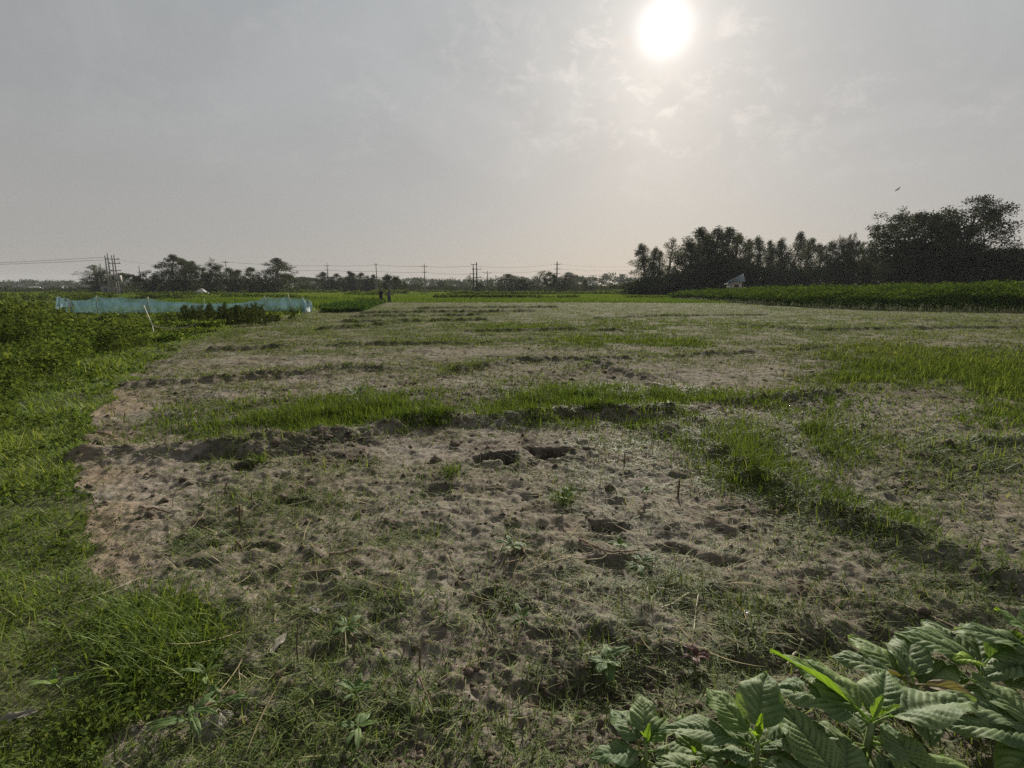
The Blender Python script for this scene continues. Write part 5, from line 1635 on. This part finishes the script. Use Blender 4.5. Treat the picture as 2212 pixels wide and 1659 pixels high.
def leafy_plant(name, u, v, z, leaves_, label, cat="plant", group=None, mat="amaranth", seed=0, stem_r=.011, lean=(0, 0)):
    """leaves_: (azimuth, length, width, elevation, droop, fold, roll, height 0-1, lime)"""
    x, y = G(u, v, z + 0.0)
    zb = H1(x, y); zt = z
    o = empty(name, (x, y, zb), label, cat, group)
    hgt = max(zt - zb, .02)
    a = Acc(); g = np.random.default_rng(seed)
    a.tube([(0, 0, -.03), (lean[0] * .3, lean[1] * .3, hgt * .5), (lean[0], lean[1], hgt)], [stem_r, stem_r * .85, stem_r * .55], 8)
    link("stem", a.mesh("stem", M["stem"], True), o)
    for q, lf in enumerate(leaves_):
        az, L, W, el, dr, fo, ro, t, lime = lf[:9]
        if mat == 'amaranth' and lime < .5 and fo < .6: L, W, el, dr, lime = L * .90, W * 1.18, el - 2, dr * .9, max(0, lime + g.choice([0, 0, 0, .12, .25, -.1]))
        mt = lf[9] if len(lf) > 9 else mat
        me = leaf_mesh("leaf", L, W, M[mt], math.radians(az), math.radians(el), dr, ro, fo, .22, int(7 + L * 12), g.uniform(.035, .06), .07, g.uniform(-.35, .35), lime, seed * 31 + q)
        l = link("leaf", me, o, (lean[0] * t, lean[1] * t, hgt * t))
        if mt == "wilted": l["label"] = "withered brown leaf"
    return o


AM = "leafy amaranth plants in the bottom right corner"
leafy_plant("amaranth_plant", 1396, 1606, .17, [
    (82, .15, .085, 30, .7, .25, 0, 1, .05), (128, .15, .095, 22, .8, .2, .1, .9, 0), (192, .17, .09, 12, .6, .25, .1, .8, 0), (228, .19, .10, 4, .5, .25, 0, .7, 0),
    (-14, .17, .08, 14, .5, .3, -.2, .8, .05), (272, .16, .095, 5, .6, .2, 0, .6, 0), (318, .15, .08, 6, .6, .25, 0, .6, 0), (40, .11, .06, 30, .6, .3, 0, .9, 0), (60, .05, .025, 70, .3, .7, 0, 1, .6), (200, .05, .025, 68, .3, .7, 0, 1, .6)],
    "smaller amaranth plant, farthest left of the leafy group in the corner", "amaranth plant", AM, seed=11)
leafy_plant("amaranth_plant", 1508, 1655, .12, [
    (100, .14, .08, 35, .6, .3, 0, 1, .1), (25, .12, .065, 25, .6, .3, 0, .9, .05), (165, .12, .07, 15, .6, .25, 0, .8, 0), (300, .12, .07, 5, .5, .3, 0, .7, 0), (225, .12, .07, 5, .5, .3, 0, .7, 0), (130, .05, .03, 65, .3, .7, 0, 1, .9)],
    "lowest young amaranth at the bottom edge between the two left plants", "amaranth plant", AM, seed=12)
leafy_plant("amaranth_plant", 1637, 1602, .22, [
    (8, .23, .115, 14, .55, .3, -.15, .9, .05), (66, .21, .13, 44, .9, .2, 0, 1, .0), (128, .19, .105, 30, .8, .2, 0, .95, 0), (163, .28, .10, 14, .5, .3, .1, .85, 0), (186, .13, .085, 12, .5, .2, .35, .75, 0), (212, .24, .08, 4, .4, .35, .5, .7, .15),
    (262, .17, .10, -4, .5, .2, 0, .6, 0), (300, .19, .10, 0, .6, .25, 0, .6, 0), (335, .19, .09, 5, .5, .3, 0, .7, 0), (100, .17, .09, 14, .7, .25, 0, .7, 0), (40, .17, .09, 15, .7, .25, 0, .7, 0), (60, .07, .03, 74, .3, .8, 0, 1, .9), (215, .08, .035, 55, .3, .8, 0, 1, 1.0)],
    "amaranth with a lime-yellow heart, middle of the corner group", "amaranth plant", AM, seed=13, stem_r=.013)
leafy_plant("amaranth_plant", 1882, 1560, .24, [
    (141, .27, .10, 25, .45, .75, .5, 1, .55), (152, .28, .15, 18, .7, .3, .1, .95, 0), (118, .25, .15, 34, .9, .2, 0, .9, 0), (4, .34, .17, 20, .6, .35, -.2, .95, .0), (300, .28, .13, 2, .8, .3, 0, .8, .12), (276, .27, .12, 0, .7, .25, 0, .7, 0), (236, .26, .14, -4, .5, .2, 0, .6, .08),
    (322, .38, .15, 4, .45, .3, -.2, .7, 0), (40, .24, .13, 30, .8, .25, 0, .9, 0), (200, .22, .12, 2, .6, .3, 0, .6, 0), (170, .22, .12, 6, .7, .3, 0, .6, 0), (80, .20, .11, 14, .7, .3, 0, .6, 0), (20, .08, .035, 66, .3, .7, 0, 1, .5), (345, .09, .035, 50, .4, .7, 0, 1, .7)],
    "largest amaranth with a long folded bright leaf pointing up left", "amaranth plant", AM, seed=14, stem_r=.016)
leafy_plant("amaranth_plant", 1975, 1480, .18, [
    (150, .25, .12, 18, .8, .2, 0, .95, 0), (112, .24, .12, 26, .9, .15, 0, .9, .0), (62, .25, .13, 30, .9, .2, 0, .9, 0), (20, .25, .12, 18, .8, .25, 0, .85, 0), (-28, .28, .12, 12, .7, .3, -.1, .85, .05), (205, .20, .10, 10, .8, .3, 0, .8, 0), (250, .2, .1, 5, .7, .3, 0, .8, 0),
    (172, .17, .05, 24, .9, .9, .4, 1, .2, "wilted"), (325, .17, .06, 20, 1.2, .7, .5, 1, 0, "wilted"), (85, .16, .07, 40, 1.1, .5, 0, 1, .0)],
    "amaranth with withered brown leaves at its heart behind the largest plant", "amaranth plant", AM, seed=15)
leafy_plant("amaranth_plant", 2122, 1440, .19, [
    (158, .27, .12, 26, .8, .2, 0, .95, 0), (132, .24, .11, 30, .9, .2, 0, .9, 0), (95, .24, .12, 28, .9, .2, 0, .85, 0), (55, .25, .12, 26, .8, .25, 0, .85, 0), (22, .28, .12, 22, 1.0, .4, .5, 1, .1), (-8, .28, .11, 14, .6, .4, .3, .9, .1), (-34, .30, .12, 8, .6, .3, 0, .8, 0),
    (200, .15, .08, 34, .7, .4, 0, 1, .9), (235, .22, .11, 4, .6, .3, 0, .7, 0), (270, .20, .1, 0, .6, .3, 0, .7, 0), (150, .16, .09, 12, .7, .3, 0, .6, 0)],
    "amaranth with a lime leaf beside its stem near the right edge", "amaranth plant", AM, seed=16)
leafy_plant("amaranth_plant", 2262, 1410, .24, [
    (128, .18, .13, 44, .5, .15, .3, 1, 0), (165, .28, .12, 24, .7, .3, 0, .9, .05), (190, .28, .12, 8, .5, .3, 0, .8, 0), (60, .25, .12, 40, .8, .2, 0, .9, 0), (250, .25, .12, 5, .6, .3, 0, .8, 0)],
    "amaranth at the right edge with one dark leaf held upright", "amaranth plant", AM, seed=17)
leafy_plant("amaranth_plant", 2262, 1585, .18, [
    (172, .28, .12, 8, .5, .3, 0, .9, 0), (140, .26, .12, 14, .6, .3, 0, .9, 0), (205, .26, .12, 2, .5, .3, 0, .8, 0), (110, .22, .11, 25, .7, .3, 0, .9, 0)],
    "amaranth mostly beyond the right edge, only leaf tips showing low down", "amaranth plant", AM, seed=18)
leafy_plant("amaranth_plant", 1830, 1715, .20, [
    (108, .25, .13, 22, .5, .2, 0, 1, .05), (60, .2, .11, 18, .7, .3, 0, .9, .05), (150, .2, .11, 14, .7, .3, 0, .9, 0), (20, .18, .1, 10, .7, .3, 0, .9, 0), (190, .18, .1, 5, .7, .3, 0, .8, 0)],
    "amaranth rooted below the bottom edge with one dark leaf rising", "amaranth plant", AM, seed=19)
leafy_plant("amaranth_plant", 2035, 1735, .16, [
    (98, .22, .12, 22, .6, .25, 0, 1, 0), (50, .18, .1, 18, .7, .3, 0, .9, 0), (140, .18, .1, 12, .7, .3, 0, .9, 0)],
    "amaranth showing only pale tips at the bottom edge right of centre group", "amaranth plant", AM, seed=20)

# ------------------------------------------------------------------ single herbs in the field
HB = "single broad-leaved weeds in the cut field"


def herb(u, v, label, n=6, L=.07, z=.07, el=25, mat="herb", seed=0, extra=(), lime=.1, W=.42, run=None):
    g = np.random.default_rng(seed)
    lf = [(360 / n * q + g.uniform(-22, 22), L * g.uniform(.7, 1.2), L * W * g.uniform(.8, 1.15), el + g.uniform(-14, 18), g.uniform(.4, .9), .3, g.uniform(-.2, .2), g.uniform(.55, 1), lime * g.uniform(.3, 1.6)) for q in range(n)]
    return leafy_plant("broadleaf_weed", u, v, z, lf + list(extra), label, "weed", HB, mat, seed, .0028, (g.uniform(-.02, .02), g.uniform(-.02, .02)))


herb(463, 1523, "half-withered seedling on bare soil at the right foot of the tall grass tuft", 3, .08, .05, 40, seed=31, extra=[(285, .13, .085, -12, .3, .1, 0, .5, 0, "pale_wilt"), (330, .10, .06, -14, .3, .2, 0, .5, 0, "pale_wilt"), (185, .06, .03, 5, .6, .5, 0, .7, 0, "wilted"), (15, .09, .04, 15, .5, .3, 0, .8, .1)])
herb(406, 1545, "narrow-leaved herb left of the half-withered seedling", 6, .10, .09, 25, seed=32, W=.25)
herb(134, 1468, "pale-tipped trailing herb in the dark short grass at lower left", 6, .085, .10, 35, seed=33, W=.28, lime=.4)
herb(452, 1452, "slim herb with a bent stem at the right of the tall grass tuft", 5, .08, .12, 35, seed=34, W=.26, lime=.3)
herb(767, 1558, "small rosette with pale leaf tips, nearest the bottom centre", 6, .075, .08, 12, seed=35, W=.34, lime=.2)
herb(775, 1478, "upright leggy seedling just behind the pale-tipped rosette", 7, .075, .13, 40, seed=36, W=.36)
herb(1310, 1425, "dusty wide-leaved weed left of the corner amaranth", 8, .09, .08, 18, seed=37, W=.55, lime=0)
herb(1112, 1178, "wilted weed with a curved bare stalk in mid field", 6, .10, .06, 14, seed=38, W=.4, lime=0)
herb(1338, 1177, "seedling beside the square hole in mid field", 5, .07, .08, 30, seed=39, W=.5)
herb(1221, 1062, "tallest single weed in front of the split pit", 8, .08, .16, 35, seed=40, W=.34)
herb(1389, 1062, "small star-shaped weed right of the tallest single weed", 6, .07, .07, 30, seed=41, W=.34)
herb(1385, 1216, "flat weed with leaves lying along a fallen stalk", 7, .10, .05, 8, seed=42, W=.36, lime=0)
herb(1130, 1330, "broad-leaved seedling above the dusty weed, centre right", 6, .07, .07, 25, seed=43, W=.34)
herb(745, 1350, "low weed with strap leaves in the trampled soil, centre left", 7, .09, .05, 14, seed=44, W=.26)
herb(770, 850, "dark bushy weed at the left third beyond the first bank", 9, .16, .18, 30, seed=45, W=.4)

# ------------------------------------------------------------------ cut stalks, sticks and litter
def stalk(u, v, h, lean, label, mat="stub", r=.008):
    x, y = G(u, v); zb = H1(x, y); a = Acc()
    r = r * .75
    a.tube([(0, 0, -.03), (lean * .4, 0, h * .5), (lean, .01, h * .92), (lean * 1.04, .01, h)], [r * 1.15, r, r * .95, r * .55], 7)
    o = link("cut_stalk", a.mesh("cut_stalk", M[mat], True), None, (x, y, zb)); return tag(o, label, "stalk", "cut stalks standing in the field")


stalk(674, 996, .11, -.02, "brown cut stalk at the left below the first bank")
stalk(486, 1068, .08, .02, "short brown stump of stalk at far left on bare soil")
stalk(519, 1140, .15, .005, "tallest brown stalk of the left pair in trampled grass", r=.010)
stalk(526, 1182, .07, -.05, "broken brown stalk under the left pair", r=.011)
stalk(580, 864, .15, -.05, "brown leaning stalk beyond the first bank at left")
stalk(1464, 1070, .13, .01, "dark thick stalk standing right of mid field", r=.011)
stalk(1349, 1002, .11, 0, "dark short stalk right of the split pit")
stalk(268, 916, .14, .02, "dark stalk on the brown strip by the left verge")
stalk(907, 1446, .105, 0, "green-brown stalk near the bottom, right of the tall thin one", r=.006)
stalk(643, 1440, .17, .01, "tall thin brown stalk at lower left on bare soil", r=.0045)
stalk(765, 1442, .13, .01, "thin brown stalk just behind the leggy seedling", r=.004)
stalk(1832, 1062, .14, .01, "pale dry stump on the grassy bank at right", "pale_stub", .013)
stalk(1411, 1560, .10, 0, "hair-thin straw standing near the left amaranth", "pale_stub", .002)


def stick(pts, r, label, mat="twig", name="stick", cat="stick", lift=.012, group="fallen sticks and stems"):
    """pts: picture points read as places on the ground"""
    P = np.array([(*G(u, v), 0) for u, v in pts]); t = np.linspace(0, 1, 22)
    s = np.linspace(0, 1, len(P))
    Q = np.stack([np.interp(t, s, P[:, k]) for k in range(2)], 1)
    ker = np.array([.25, .5, .25])
    for _ in range(3):
        Q[1:-1] = (Q[:-2] * .25 + Q[1:-1] * .5 + Q[2:] * .25)
    Z = H(Q[:, 0], Q[:, 1]); Z = np.convolve(np.pad(Z, 3, 'edge'), np.ones(7) / 7, 'valid'); Z = np.maximum(Z, H(Q[:, 0], Q[:, 1])) + lift
    W3 = np.stack([Q[:, 0], Q[:, 1], Z], 1); c0 = W3[0].copy()
    a = Acc(); a.tube(W3 - c0, np.linspace(r, r * .65, 22), 7)
    o = link(name, a.mesh(name, M[mat], True), None, c0); return tag(o, label, cat, group)


stick([(712, 1216), (745, 1208), (775, 1203)], .010, "thick brown stick lying on bare soil at centre left")
stick([(1116, 1185), (1135, 1203), (1160, 1214), (1182, 1208), (1194, 1190)], .006, "curved brown stem hooked under the wilted weed")
stick([(1250, 1180), (1290, 1195), (1340, 1203), (1385, 1198)], .006, "long bowed stem lying right of the square hole")
stick([(307, 1107), (340, 1114), (368, 1118)], .009, "brown stick beside the left verge")
stick([(205, 936), (228, 940), (250, 946)], .010, "short brown stick on the brown strip, farther along the verge")
stick([(1130, 1250), (1180, 1232), (1240, 1218), (1310, 1208)], .005, "thin pale stalk slanting across mid field", "pale_stub")
stick([(1425, 1328), (1470, 1303), (1508, 1288)], .0045, "left arm of a broken pale-green stalk", "bamboo")
stick([(1508, 1288), (1502, 1330), (1498, 1372)], .004, "upright arm of the broken pale-green stalk", "bamboo")
stick([(1702, 1420), (1722, 1390), (1735, 1370)], .008, "pale-green bent stalk tip beside the folded amaranth leaf", "bamboo")
stick([(905, 1470), (925, 1508), (938, 1540)], .004, "dark thin twig lower centre", "twig")
stick([(1880, 1082), (1905, 1100), (1925, 1116)], .004, "thin yellow stem hanging on the right bank", "pale_stub")

# pale bamboo, snapped and bent, over the weeds by the net
D = 16.5
A = Acc()
P = [at(310.5, 659.4, D + .8), at(319, 680, D + .4), at(328.4, 702, D)]
A.tube(P, [.012, .015, .016], 7)
P2 = [at(328.4, 702, D), at(347, 708, D - .2), at(377, 709.5, D - .3), at(403, 706, D - .3), at(424.6, 697, D - .2)]
tt_ = np.linspace(0, 1, 5); tq = np.linspace(0, 1, 25); P2 = np.array(P2)
P2 = np.stack([np.polyval(np.polyfit(tt_, P2[:, k], 3), tq) for k in range(3)], 1)
A.tube(P2, np.linspace(.015, .009, 25), 7)
P = [at(328.4, 702, D), at(334, 722, D - .1)]; A.tube([P[0], (P[1][0], P[1][1], H1(P[1][0], P[1][1]))], [.014, .013], 6)
c0 = np.array(at(328.4, 702, D)); A.v = [q - c0 for q in A.v]
o = link("bamboo_pole", A.mesh("bamboo_pole", M["white_bamboo"], True), None, tuple(c0)); tag(o, "pale snapped bamboo bent in an arc over the weeds before the net", "bamboo")

# dead leaf, white scrap, withered clump
me = leaf_mesh("dry_leaf", .12, .05, M["pale_wilt"], .35, .1, .2, .1, .5, .05, 8, .05, .1, .2, 0, 91)
x, y = G(-8, 1588); o = link("dry_leaf", me, None, (x, y, H1(x, y) + .03)); tag(o, "pale dry leaf in the short grass at the lower left edge", "leaf")
for u, v, L, lb, sd in ((620, 1381, .13, "pale withered leaf lying left of the thin brown stalk", 92), (672, 1330, .09, "small bleached leaf on bare soil, lower left", 93), (712, 1322, .10, "bleached shredded leaf right of the small bleached one", 94)):
    me = leaf_mesh("dry_leaf", L, L * .34, M["pale_wilt"], .5 + sd, .02, .1, .1, .2, .05, 8, .05, .1, .2, 0, sd)
    x, y = G(u, v); o = link("dry_leaf", me, None, (x, y, H1(x, y) + .016)); tag(o, lb, "leaf", "dead leaves on the soil")
a = Acc(); g = np.random.default_rng(95)
xg, yg = np.meshgrid(np.linspace(-1, 1, 12), np.linspace(-1, 1, 8))
zg = .004 * np.sin(xg * 4) + .010 * fbm(xg * 2 + 4, yg * 2 + 4, 3, 96) + .006 * (1 - xg ** 2)
b_ = np.stack([xg * .035 * (1 + .1 * np.sin(yg * 5)), yg * .022, zg], -1).reshape(-1, 3)
ii = np.arange(7)[:, None] * 12; jj = np.arange(11)[None]
a.add(b_, np.stack([ii + jj, ii + jj + 1, ii + 13 + jj, ii + 12 + jj], -1).reshape(-1, 4))
x, y = G(1610, 1325); M["scrap"] = plain("white_plastic", (.42, .43, .42), .4, .4, .1, 40)
o = link("plastic_scrap", a.mesh("plastic_scrap", M["scrap"], True), None, (x, y, H1(x, y) + .006)); tag(o, "crumpled white plastic scrap in the grass above the amaranth", "scrap")
lf = [(60 * q + 15, .07, .035, 30 + 12 * (q % 3), 1.4, .6, .3, .8, .1, "red_leaf") for q in range(7)]
M["red_leaf"] = leaf_material("red_withered_leaf", (.06, .03, .028), (.16, .085, .075), (.03, .015, .015), (.1, .05, .04), .15)
leafy_plant("withered_plant", 1502, 1418, .035, lf, "small withered reddish plant on bare soil left of the amaranth", "plant", seed=97, mat="red_leaf", stem_r=.004)

# ------------------------------------------------------------------ haze over the whole plain
hm, nn, ll = new_mat("haze_air")
ho = nn("ShaderNodeOutputMaterial"); pv = nn("ShaderNodeVolumePrincipled")
pv.inputs["Color"].default_value = (.74, .80, .86, 1)
pv.inputs["Density"].default_value = 0.0002
pv.inputs["Anisotropy"].default_value = 0.0
ll(pv.outputs[0], ho.inputs["Volume"])
a = Acc(); a.box((0, 0, 15.0), (2600, 2600, 36.0))
hz_ = link("haze", a.mesh("haze", hm)); tag(hz_, kind="stuff")
